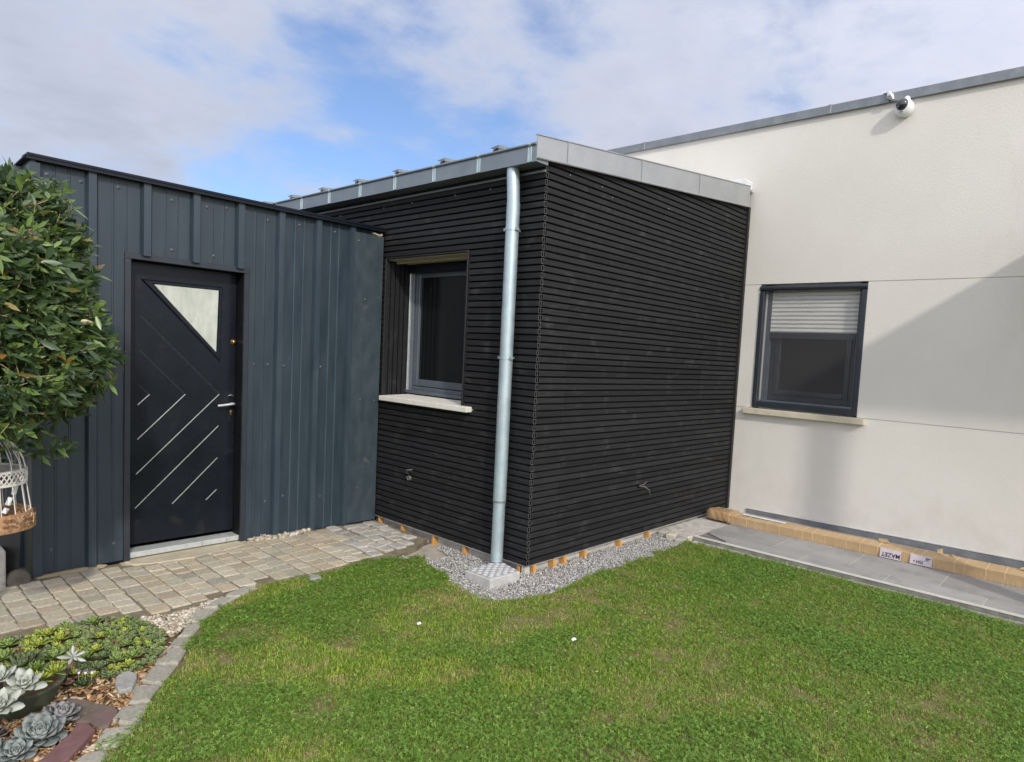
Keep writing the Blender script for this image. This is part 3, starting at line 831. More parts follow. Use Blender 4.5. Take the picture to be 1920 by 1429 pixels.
# fascia, gutter, roof
q = MB()
fz0 = lambda x: 2.853 + (x + .13) * .1022; fz1 = lambda x: 3.004 + (x + .13) * .1205
fx = [-.132, .178, 1.075, 1.984, 2.995]
for a, b in zip(fx[:-1], fx[1:]):
    q.extrude([(a + .0015, -.034, fz0(a)), (b - .0015, -.034, fz0(b)), (b - .0015, -.030, fz1(b)), (a + .0015, -.030, fz1(a))], (0, .006, 0))
    q.extrude([(a, -.024, fz0(a) - .001), (a, -.040, fz0(a) - .001), (a, -.044, fz0(a) + .006), (a, -.036, fz0(a) + .014), (a, -.024, fz0(a) + .016)], (b - a, 0, fz0(b) - fz0(a)))
    q.extrude([(a, -.030, fz1(a)), (a, -.036, fz1(a)), (a, -.036, fz1(a) + .006), (a, -.012, fz1(a) + .006), (a, -.012, fz1(a))], (b - a, 0, fz1(b) - fz1(a)))
obj('fascia', q, zinc, ext)
for xj in fx[1:-1]:
    q = MB(); q.extrude([(xj - .006, -.0395, fz0(xj) + .004), (xj + .006, -.0395, fz0(xj) + .004), (xj + .006, -.0355, fz1(xj)), (xj - .006, -.0355, fz1(xj))], (0, .003, 0)); obj('fascia_seam', q, zinc, ext)
q = MB()
gx0, gx1, gz0, gz1 = -.130, -.012, 2.836, 2.948
q.box(gx0, gx0 + .004, -.026, EY, gz0, gz1); q.box(gx0 + .004, gx1, -.026, EY, gz0, gz0 + .004); q.box(gx1 - .004, gx1, -.026, EY, gz0 + .004, gz1 + .02); q.box(gx0 + .004, gx1 - .004, -.026, -.022, gz0 + .004, gz1)
gut = obj('gutter', q, zinc_blue, ext)
q = MB(); q.tube([(gx0 - .004, -.026, gz1 + .002), (gx0 - .004, EY, gz1 + .002)], .0095, n=10); obj('gutter_bead', q, zinc_blue, gut, smooth='auto')
yj = .032
while yj < EY:
    q = MB(); q.box(gx0 - .0025, gx0 - .0003, yj - .017, yj + .017, gz0 + .003, gz1 - .008); q.tube([(gx0 - .004, yj - .015, gz0 + .004), (gx0 - .004, yj - .015, gz1 - .012)], .0035, n=6); q.tube([(gx0 - .004, yj + .015, gz0 + .004), (gx0 - .004, yj + .015, gz1 - .012)], .0035, n=6)
    q.tube([(gx0 - .004, yj - .012, gz1 + .002), (gx0 - .004, yj + .012, gz1 + .002)], .0125, n=10)
    obj('gutter_joint', q, galv, gut); yj += .508
q = MB(); q.box(-.0115, -.001, 0, EY, 2.800, 2.815); q.box(-.016, -.0116, 0, EY, 2.799, 2.806); obj('drip_edge', q, zinc_dull, ext)
q = MB(); q.box(-.0118, .022, .0, EY, 2.8152, 2.90); obj('eaves_board', q, membrane, ext)
rf = MB()
rib = []
y = -.02
ribs = [.43 + .595 * k for k in range(-1, 9)]
prof = [(-.026, .0)]
for yr in ribs:
    if yr < 0: continue
    prof += [(yr - .045, 0), (yr - .026, .040), (yr + .026, .040), (yr + .045, 0)]
prof += [(EY, 0)]
xa, xb = -.075, W - .002
top = [(xa, py, roofz(xa) + pz) for py, pz in prof] + [(xb, py, roofz(xb) + pz) for py, pz in prof]
n = len(prof)
rf.add(top, [(i, i + 1, n + i + 1, n + i) for i in range(n - 1)])
rf.add([(p[0], p[1], p[2] - (.002 + .02 * 0)) for p in top], [(i, n + i, n + i + 1, i + 1) for i in range(n - 1)])
roof = obj('roof_sheet', rf, pvc, ext)
for yr in ribs:
    if yr < 0: continue
    q = MB(); q.extrude([(xa - .018, yr - .048, roofz(xa) + .036), (xa - .018, yr + .036, roofz(xa) + .045), (xa - .018, yr + .036, roofz(xa) + .050), (xa - .018, yr - .048, roofz(xa) + .057)], (.10, 0, .012)); obj('rib_cap', q, zinc_dull, roof)
q = MB()
for k in range(4):
    q.box(2.84 + .012 * k, W - .003, -.015, EY, roofz(3.0) + .038 + .018 * k, roofz(3.0) + .052 + .018 * k)
q.box(2.95, W - .003, -.012, EY, roofz(3.0) + .03, roofz(3.0) + .10)
obj('wall_flashing', q, pvc, ext)

# downpipe
PX, PY = -.078, .222
q = MB()
q.tube([(PX + .002, PY + .02, 2.84), (PX, PY + .016, 2.78), (PX - .004, PY + .004, 2.70), (PX - .002, PY, 2.62), (PX, PY, 2.56)], .044, n=24)
pts = [(PX, PY, 2.60), (PX, PY, 1.6), (PX, PY, .505)]
q.tube(pts, .0465, n=24); q.tube([(PX, PY, .52), (PX, PY, .066)], .0435, n=24)
dp = obj('downpipe', q, galv, ext, smooth='auto')
for zc in (2.42, 1.53):
    q = MB(); q.tube([(PX, PY, zc - .010), (PX, PY, zc + .010)], .0505, n=24); q.obox((PX - .01, PY - .055, zc), (.02, 0, 0), (0, .02, 0), (0, 0, .018)); q.obox((PX - .01, PY + .055, zc), (.02, 0, 0), (0, .02, 0), (0, 0, .018)); q.tube([(PX + .05, PY, zc), (.0, PY, zc)], .005, n=6)
    obj('pipe_clip', q, galv, dp, smooth='auto')
q = MB(); q.tube([(PX, PY, .498), (PX, PY, .512)], .0475, n=24); obj('pipe_sleeve', q, zinc_dull, dp, smooth='auto')

# cable outlets in the cladding
for (cx, cy, cz, nx, ny) in ((0, 1.395, .502, -1, 0), (1.355, 0, .484, 0, -1)):
    q = MB(); q.lathe([(.020, .0), (.020, .004)], (cx - .0005 if nx else cx, cy - .0005 if ny else cy, cz), n=12, axis=(nx, ny, 0)); ch = obj('cable_hole', q, void, ext)
    q = MB()
    if nx:
        q.tube([(.01, cy, cz), (-.04, cy - .005, cz + .02), (-.055, cy - .03, cz + .05), (-.03, cy - .075, cz + .055)], .0038, n=6)
        q.tube([(.01, cy, cz - .01), (-.03, cy, cz - .015), (-.035, cy - .03, cz - .04)], .003, n=6)
        q.lathe([(.026, 0), (.02, .004)], (-.001, cy, cz - .026), n=8, axis=(-1, 0, 0))
    else:
        q.tube([(cx, .01, cz), (cx + .02, -.05, cz + .005), (cx + .08, -.06, cz - .03), (cx + .12, -.05, cz - .09)], .0036, n=6)
        q.tube([(cx, .01, cz), (cx + .03, -.035, cz + .02), (cx + .07, -.04, cz + .04)], .003, n=6)
    obj('cable', q, cable_m, ch, smooth=True)
# nail heads along the top boards
for yv in (.55, .95, 1.5, 1.9, 2.6, 3.1):
    q = MB(); q.lathe([(.004, 0), (.003, .0015)], (-.0003, yv, 2.755 - .01 * (yv % .3)), n=6, axis=(-1, 0, 0)); obj('nail_head', q, alu, ext)
for xv, zv in ((.25, 2.84), (.62, 2.84), (.75, 2.79), (1.55, 2.87)):
    q = MB(); q.lathe([(.004, 0), (.003, .0015)], (xv, -.0003, zv), n=6, axis=(0, -1, 0)); obj('nail_head', q, alu, ext)

# orange wood wedges under the cladding
WB = [(.093, 'first orange wedge right of the extension corner under the front cladding'), (.307, 'narrower orange wedge of the close pair under the front cladding'),
      (.432, 'wider right orange wedge of the close pair under the front cladding'), (.676, 'orange wedge in the middle of the front row, beside pale plinth concrete'),
      (1.147, 'fifth orange wedge from the corner, second from the far end of the front row'), (1.578, 'farthest orange wedge of the front row, nearest the terrace corner')]
for i, (wx, lb) in enumerate(WB):
    w = (.030, .028, .034, .030, .030, .026)[i]
    q = MB(); q.extrude([(wx - w / 2, -.002, -.04), (wx + w / 2, -.002, -.04), (wx + w / 2, -.002, .055), (wx - w / 2, .001, .055)], (0, .07, 0))
    tag(obj('wooden_wedge', q, wedge_m, bevel=.002), lb, 'wedge', 'orange wedges under the cladding')
WA = [(.085, 'first orange wedge left of the extension corner, beside the drain cover'), (.683, 'orange wedge under the window side cladding beyond the drain cover'),
      (1.064, 'orange wedge under the window side cladding at the edge of the old setts'), (1.492, 'orange wedge among the old setts, between the shed and the middle of the window side'), (1.83, 'orange wedge hard against the shed foot under the side cladding')]
for i, (wy, lb) in enumerate(WA):
    q = MB(); q.extrude([(.004, wy - .014, -.04), (.004, wy + .014, -.04), (.007, wy + .014, .055), (.004, wy - .012, .055)][::-1], (.07, 0, 0))
    tag(obj('wooden_wedge', q, wedge_m, bevel=.002), lb, 'wedge', 'orange wedges under the cladding')
q = MB(); q.box(.005, .052, .008, .054, -.05, .055); tag(obj('corner_block', q, concrete, bevel=.006), 'small pale concrete block under the black extension corner', 'block')

# drain inspection box with checker plate lid
dr = thing('drain_cover', 'square concrete drain box with metal checker plate lid below the downpipe', 'drain cover', (-.22, .10, 0))
D4 = [(-.365, .235), (-.360, -.020), (-.092, -.034), (-.035, .235)]
q = MB(); q.prism(D4, -.06, .055); obj('box', q, concrete_g, dr, bevel=.005)
ins = [(-.352, .222), (-.348, -.008), (-.102, -.021), (-.048, .222)]
q = MB(); q.prism(ins, .0552, .0595); q.m = 1
for i in range(8):
    for j in range(8):
        u, v = (i + .5) / 8, (j + .5) / 8
        a = Vector(ins[1]).lerp(Vector(ins[2]), u); b = Vector(ins[0]).lerp(Vector(ins[3]), u); c = a.lerp(b, v)
        if (i + j) % 2 and (c - Vector((PX, PY))).length > .055:
            continue
        if (c - Vector((PX, PY))).length < .052: continue
        q.extrude([(c.x - .014, c.y - .012, .0596), (c.x + .014, c.y - .012, .0596), (c.x + .014, c.y + .012, .0596), (c.x - .014, c.y + .012, .0596)], (0, 0, .0030))
obj('lid', q, [lid_m, checker_m], dr)

# ------------------------------------------------------------------ metal shed
shed = thing('metal_shed', 'dark blue grey ribbed metal shed with a dark door, left of the black extension', 'shed', (-1.2, YS + .02, 0))
SX0, SX1, SZ0, SZ1 = -2.415, -.022, .035, 2.545
DX0, DX1, DZ1 = -1.930, -1.133, 2.084


def profile_x(xa, xb):
    pts = []
    for k in range(-1, 9):
        c = -2.11 + .3015 * k
        pts += [(c - .034, 0), (c - .021, -.036), (c + .021, -.036), (c + .034, 0)]
        for m in (.115, .188):
            dm = -.0075 if c > -1.15 else -.0028
            pts += [(c + m - .0075, 0), (c + m - .004, dm), (c + m + .004, dm), (c + m + .0075, 0)]
    pts.sort()
    xs = [p[0] for p in pts]; ys = [p[1] for p in pts]
    f = lambda x: float(np.interp(x, xs, ys))
    return [(xa, f(xa))] + [p for p in pts if xa + 1e-5 < p[0] < xb - 1e-5] + [(xb, f(xb))]


def ribsheet(mb, xa, xb, z0, z1):
    P = profile_x(xa, xb); n = len(P)
    v = [(x, YS + y, z0) for x, y in P] + [(x, YS + y, z1) for x, y in P] + [(x, YS + y + .0015, z0) for x, y in P] + [(x, YS + y + .0015, z1) for x, y in P]
    f = [(i, i + 1, n + i + 1, n + i) for i in range(n - 1)] + [(2 * n + i, 3 * n + i, 3 * n + i + 1, 2 * n + i + 1) for i in range(n - 1)] + [(i, 2 * n + i, 2 * n + i + 1, i + 1) for i in range(n - 1)]
    o_ = mb.add(v, f)
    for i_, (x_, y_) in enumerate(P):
        glint_wear = 1.0  # lighter ridge tint paints in edge highlights along with worn paint
        if y_ < -.03: glint_wear = 1.12 if x_ < -1.15 else 1.28
        elif y_ < -.006: glint_wear = 1.9
        for k_ in (0, n): mb.c[o_ + k_ + i_] = (glint_wear, glint_wear, glint_wear)


q = MB()
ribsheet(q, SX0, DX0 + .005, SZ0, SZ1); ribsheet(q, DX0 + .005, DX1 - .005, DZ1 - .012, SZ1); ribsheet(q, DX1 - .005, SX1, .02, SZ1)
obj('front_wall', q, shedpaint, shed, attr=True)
q = MB()
pts = [(YS + .02 + i * .1, 0) for i in range(0, 31)]
y = YS; prev = None; P = []
while y < 4.9:
    P += [(y, 0), (y + .20, 0), (y + .22, -.034), (y + .26, -.034), (y + .28, 0)]; y += .30
n = len(P); hz = lambda yy: SZ1 - (yy - YS) * .05
q.add([(SX0 + b, a, SZ0) for a, b in P] + [(SX0 + b, a, hz(a)) for a, b in P], [(i, n + i, n + i + 1, i + 1) for i in range(n - 1)])
q.box(SX0 + .01, SX1 - .02, 4.85, 4.9, SZ0, 2.39)
q.box(SX1 - .004, SX1, YS + .002, 4.9, SZ0, 2.38)
obj('side_wall', q, shedpaint, shed, attr=True)
q = MB(); q.extrude([(SX0 - .03, YS - .02, 2.548), (SX1, YS - .02, 2.548), (SX1, YS - .02, 2.556), (SX0 - .03, YS - .02, 2.556)], (0, 3.05, -.15)); obj('roof', q, capnavy, shed)
q = MB(); q.box(SX0 - .02, SX1 + .012, YS - .058, YS - .050, 2.540, 2.572); q.box(SX0 - .02, SX1 + .012, YS - .050, YS + .08, 2.565, 2.573); q.box(SX0 - .02, SX1 + .012, YS - .064, YS - .0581, 2.560, 2.574); obj('roof_edge_trim', q, capnavy, shed)
q = MB(); q.box(SX0 - .006, SX0 + .045, YS - .046, YS - .040, SZ0, 2.528); q.box(SX0 - .006, SX0, YS - .040, YS + .06, SZ0, 2.52); obj('corner_trim', q, shedpaint, shed, bevel=.002, attr=True)
q = MB(); q.box(-.292, -.016, YS - .042, YS - .038, .030, 2.500); q.box(-.020, -.016, YS - .038, YS + .02, .03, 2.50); obj('corner_flashing', q, shedpaint2, shed)
q = MB()
for k in range(14): q.obox((random.uniform(-.11, -.03), YS - .035 + random.uniform(-.004, .02), 2.506 + random.uniform(0, .012)), (random.uniform(.008, .02), .003, 0), (0, random.uniform(.008, .02), 0), (0, 0, random.uniform(.006, .014)))
obj('filler_foam', q, concrete_y, shed)
# dark footing board behind the sheet foot
for fa, fb in ((SX0 + .02, DX0), (DX1, SX1 - .01)):
    q = MB(); q.box(fa, fb, YS + .006, YS + .05, -.04, .06); obj('footing', q, void, shed)
q = MB()
for sx, sz in [(-2.331, 2.478), (-2.162, 2.474), (-1.964, 2.484), (-1.655, 2.468), (-1.652, 2.137), (-1.43, 2.47), (-1.299, 2.486), (-1.384, 2.137), (-1.168, 2.486), (-1.17, 2.13), (-1.084, 1.376), (-.979, 1.378), (-.853, 1.369), (-.545, 1.368), (-.20, 1.10), (-.06, 1.09), (-.839, .335), (-.98, .31), (-.52, .294), (-.20, .33), (-2.06, 1.27), (-2.32, .18), (-1.985, .16), (-.75, 2.47), (-.45, 2.47), (-.255, 2.43), (-.18, 1.95), (-1.0, 2.46)]:
    off = .0425 if sx > -.292 else .0005
    q.lathe([(.011, 0), (.011, .002), (.0065, .003), (.0065, .007), (.004, .0085)], (sx, YS - off, sz), n=8, axis=(0, -1, 0))
so_ = obj('screw', q, screw_m, shed); tag(so_, kind='stuff'); so_.name = 'screws'

# door frame, leaf and fittings
q = MB()
q.box(DX0, DX0 + .036, YS - .013, YS + .01, .02, DZ1 - .040); q.box(DX1 - .036, DX1, YS - .013, YS + .01, .012, DZ1 - .040); q.box(DX0, DX1, YS - .013, YS + .01, DZ1 - .0398, DZ1)
dfr = obj('door_frame', q, shedtrim, shed, bevel=.002)
q = MB()
q.box(DX0, DX0 + .0355, YS + .0101, YS + .14, .02, DZ1 - .0405); q.box(DX1 - .0355, DX1, YS + .0101, YS + .14, .012, DZ1 - .0405); q.box(DX0, DX1, YS + .0101, YS + .14, DZ1 - .0402, DZ1)
obj('door_reveal', q, reveal_black, dfr)
LY = YS + .115
dl = MB(); dl.box(DX0 + .038, DX1 - .038, LY, LY + .04, .098, DZ1 - .042)
door = obj('door', dl, doorpaint, shed, bevel=.003)
q = MB()
tri = [(-1.722, 1.902), (-1.301, 1.905), (-1.312, 1.455)]
big = [(-1.805, 1.930), (-1.272, 1.932), (-1.284, 1.380)]
v = [(a, LY - .001, b) for a, b in big] + [(a, LY - .012, b) for a, b in [(-1.785, 1.922), (-1.280, 1.924), (-1.291, 1.402)]] + [(a, LY - .012, b) for a, b in [(-1.738, 1.908), (-1.294, 1.911), (-1.306, 1.438)]] + [(a, LY - .003, b) for a, b in tri]
q.add(v, [(3 * k + i, 3 * k + (i + 1) % 3, 3 * k + 3 + (i + 1) % 3, 3 * k + 3 + i) for k in range(3) for i in range(3)])
obj('glazing_bead', q, doorpaint, door)
q = MB(); q.extrude([(a, LY - .0035, b) for a, b in tri], (0, .002, 0)); obj('pane', q, curtainglass, door)


def strip(a, b, w, d, m, nm):
    a, b = Vector((a[0], 0, a[1])), Vector((b[0], 0, b[1])); t = (b - a).normalized(); c = (a + b) / 2; s_ = Vector((-t.z, 0, t.x))
    q = MB(); q.obox((c.x, LY - d / 2 + .0004, c.z), t * (b - a).length, (0, d, 0), s_ * w); return obj(nm, q, m, door)


for a, b in [((-1.816, 1.071), (-1.745, 1.143)), ((-1.817, .832), (-1.517, 1.143)), ((-1.823, .591), (-1.285, 1.141)), ((-1.829, .352), (-1.288, .904)), ((-1.596, .353), (-1.292, .663)), ((-1.369, .351), (-1.294, .423))]:
    strip(a, b, .0052, .002, alu, 'trim_strip')
for a, b in [((-1.801, 1.681), (-1.285, 1.143)), ((-1.806, 1.446), (-1.522, 1.145)), ((-1.813, 1.209), (-1.745, 1.145))]:
    strip(a, b, .004, .0012, shedtrim, 'groove')
q = MB(); q.lathe([(.018, 0), (.019, .006), (.014, .012), (.010, .022), (.006, .024)], (-1.192, LY - .0005, 1.535), n=16, axis=(0, -1, 0)); obj('lock_cylinder', q, brass, door, smooth='auto')
q = MB(); q.tube([(-1.196, LY, 1.070), (-1.196, LY - .045, 1.070), (-1.205, LY - .050, 1.070), (-1.255, LY - .050, 1.064), (-1.312, LY - .048, 1.058)], [.010, .010, .011, .010, .009], n=12); obj('handle', q, alu, door, smooth='auto')
q = MB(); q.box(-1.222, -1.180, LY - .004, LY - .0005, .92, 1.13); kp = obj('handle_plate', q, doorpaint, door, bevel=.003)
q = MB(); q.lathe([(.009, 0), (.009, .004)], (-1.203, LY - .0042, 1.012), n=12, axis=(0, -1, 0)); q.box(-1.2065, -1.1995, LY - .008, LY - .0042, .985, 1.008); obj('keyhole', q, brass, kp)
q = MB(); q.tube([(-1.220, LY - .006, 1.128), (-1.203, LY - .008, 1.136), (-1.186, LY - .006, 1.128)], .0025, n=6); obj('plate_rim', q, alu, kp)
q = MB(); q.box(DX0 + .036, -1.43, YS + .010, YS + .14, .034, .072); q.box(-1.428, -1.26, YS + .010, YS + .14, .034, .072); q.box(-1.258, DX1 - .036, YS + .010, YS + .14, .034, .072); obj('threshold', q, thresh_m, shed, bevel=.003)

# shed foot: plank, block, plate, disc
q = MB(); q.extrude([(-2.40, YS - .03, .0), (-2.06, YS - .02, .004), (-2.02, YS - .02, .022), (-2.08, YS - .02, .036), (-2.40, YS - .03, .028)], (0, .05, 0)); tag(obj('wood_plank', q, plank_m, bevel=.003), 'short weathered plank wedged under the left foot of the shed', 'plank')
q = MB(); q.box(-3.05, -2.553, 1.80, 1.99, 0, .245); tag(obj('concrete_block', q, concrete, bevel=.012, segs=2), 'grey concrete block left of the shed under the birdcage', 'block')
q = MB(); q.extrude([(-2.60, 1.995, .40), (-2.478, 1.84, .36), (-2.492, 1.84, .04), (-2.60, 1.995, .0)][::-1], (0, .012, 0)); q.extrude([(-2.478, 1.853, .36), (-2.478, 1.93, .36), (-2.492, 1.88, .07), (-2.492, 1.853, .06)], (.004, 0, 0)); tag(obj('metal_bracket', q, darkmetal), 'dark tapered metal bracket standing between concrete block and shed corner', 'bracket')
q = MB(); q.lathe([(.058, 0), (.060, .01), (.060, .045), (.054, .055)], (-2.495, 1.86, .045), n=20, axis=(0, -1, .1)); q.lathe([(.012, .055), (.012, .064)], (-2.495, 1.86, .045), n=8, axis=(0, -1, .1)); tag(obj('foot_disc', q, stump_m, smooth='auto'), 'round weathered foot disc with a rusty bolt at the shed corner', 'disc')
q = MB(); q.box(-2.405, -2.375, YS - .02, YS + .01, -.03, .034); tag(obj('timber_peg', q, plank_m), 'small dark timber peg under the shed corner beside the plank', 'peg')

# ------------------------------------------------------------------ long cardboard carton
crt = thing('cardboard_carton', 'very long crumpled cardboard carton lying along the house wall on the tiles', 'carton', (2.57, -1.6, .051))
q = MB()
Y0, Y1 = -.30, -3.6
nseg = 330; sec = []; ctint = []
cr_at = {}
_i = 6
rr0 = random.Random(12)
while _i < nseg:
    cr_at[_i] = rr0.uniform(.4, 1.2); _i += rr0.choice([7, 9, 11, 12, 14])
rr = random.Random(3)
for i in range(nseg + 1):
    t = i / nseg; y = Y0 + (Y1 - Y0) * t
    xf = 2.452 + .016 * ((-.3 - y) / 1.4); wd = .185 + .03 * t; h = .074 + .014 * t
    crease = .0020 * cr_at.get(i, 0)
    sect = 1.0 + .28 * cr_at.get(i, 0) - .05 * (cr_at.get(i - 1, 0) + cr_at.get(i + 1, 0)); ctint += [(sect, sect, sect * .98)] * 8
    j = lambda s=.0004: rr.uniform(-s, s)
    z0 = .0515
    sec.append([(xf + .010 + j(.001), y, z0), (xf + .004 - crease + j(), y, z0 + h * .55 + j()), (xf - .003 - crease * .5 + j(), y, z0 + h + j()), (xf + wd * .35, y, z0 + h + .006 + crease + j(.0005) + .003 * math.sin(y * 5)), (xf + wd * .7, y, z0 + h + .009 + crease + j(.0006) + .004 * math.sin(y * 3.1)), (xf + wd - .004, y, z0 + h + .006 + j(.0006)), (xf + wd + j(), y, z0 + h * .6), (xf + wd, y, z0)])
n = 8
q.add([p for s_ in sec for p in s_], [(i * n + k, i * n + (k + 1) % n, (i + 1) * n + (k + 1) % n, (i + 1) * n + k) for i in range(nseg) for k in range(n)] + [tuple(range(n))[::-1], tuple(nseg * n + k for k in range(n))])
q.f = [tuple(reversed(f)) for f in q.f]
q.c = ctint
obj('body', q, card, crt, attr=True)
q = MB(); prev = []
for i in range(13):
    t = i / 12; y = -.055 - .275 * t; sc_ = [.55, .8, .92, .98][i] if i < 4 else 1.0
    ring = []
    for k in range(20):
        a = 2 * math.pi * k / 20; rx = .104 * sc_; rz = .054 * sc_
        r_ = 1 + .05 * math.sin(k * 5 + i * 2.1) * (1 if i < 11 else .4)
        ring.append((2.555 + math.copysign(abs(math.cos(a)) ** .5, math.cos(a)) * rx * r_, y + rr.uniform(-.006, .006), max(.0516, .051 + .050 + math.copysign(abs(math.sin(a)) ** .5, math.sin(a)) * rz * r_)))
    prev.append(ring)
q.add([p for r_ in prev for p in r_], [(i * 20 + k, i * 20 + (k + 1) % 20, (i + 1) * 20 + (k + 1) % 20, (i + 1) * 20 + k) for i in range(12) for k in range(20)] + [tuple(range(20))[::-1], tuple(12 * 20 + k for k in range(20))])
obj('taped_end', q, tape, crt, smooth=True)
# torn flaps on the top
for (tx, ty, dx, dy, dz) in [(2.60, -1.72, .05, .10, .012), (2.60, -2.12, .03, .05, .03), (2.59, -2.16, -.01, -.05, .012), (2.64, -2.62, .05, -.12, .012)]:
    q = MB(); zt_ = .051 + .074 + .03
    q.extrude([(tx, ty, zt_ - .006), (tx + dx, ty + dy * .3, zt_ + dz), (tx + dx * .7, ty + dy, zt_ + dz * .6), (tx - .01, ty + dy * .8, zt_ - .005)], (0, 0, .0025)); obj('torn_flap', q, card, crt, attr=True)
q = MB(); q.obox((2.575, -.62, .051 + .0905), (.045, 0, .001), (.006, .42, .0), (0, 0, .004)); obj('polystyrene_strip', q, pvc, crt)


def label_plate(ya, yb, x, z0, z1, nm):
    q = MB(); q.extrude([(x, ya, z0), (x, yb, z0), (x, yb, z1), (x, ya, z1)], (.0012, 0, 0)); return obj(nm, q, paper, crt)


def text_mesh(body, size, loc, parent, m, xs=1.0):
    """lettering on the carton face, printed upside down as it lies"""
    cu = bpy.data.curves.new('lettering', 'FONT'); cu.body = body; cu.size = size; cu.extrude = .0003; cu.align_x = 'CENTER'; cu.align_y = 'CENTER'; cu.offset = .0009 if size > .04 else .0004
    to = bpy.data.objects.new('lettering', cu); COL.objects.link(to)
    bpy.context.view_layer.update()
    me = bpy.data.meshes.new_from_object(to.evaluated_get(bpy.context.evaluated_depsgraph_get()))
    bpy.data.objects.remove(to, do_unlink=True)
    # text x -> +Y, text y -> -Z, normal -> -X
    rot = Matrix(((0, 0, -1), (1, 0, 0), (0, -1, 0))) @ Matrix.Diagonal((xs, 1, 1))
    me.transform(rot.to_4x4()); me.materials.append(m)
    o = bpy.data.objects.new('lettering', me); COL.objects.link(o); o.parent = parent; o.location = Vector(loc) - wloc(parent)
    return o


xlab = lambda y: 2.452 + .016 * ((-.3 - y) / 1.4) - .0058
l1 = label_plate(-1.685, -1.845, xlab(-1.76), .056, .134, 'label_sheet')
l2 = label_plate(-1.912, -2.070, xlab(-1.99), .056, .136, 'label_sheet')
text_mesh('MAZET', .049, (xlab(-1.76) - .0012, -1.768, .086), l1, ink, xs=.92)
text_mesh('35H', .036, (xlab(-1.99) - .0020, -1.985, .082), l2, ink, xs=.85)
text_mesh('6', .022, (xlab(-1.99) - .0020, -1.943, .082), l2, ink)
q = MB()
for k in range(5):
    q.obox((xlab(-1.99) - .0010, -2.030 - .002 * k - .008 * (k % 2), .100 + .0060 * k), (.0006, 0, 0), (0, .036 - .006 * (k % 3), 0), (0, 0, .0028 if k != 3 else .006))
obj('fine_print', q, greyframe, l2)

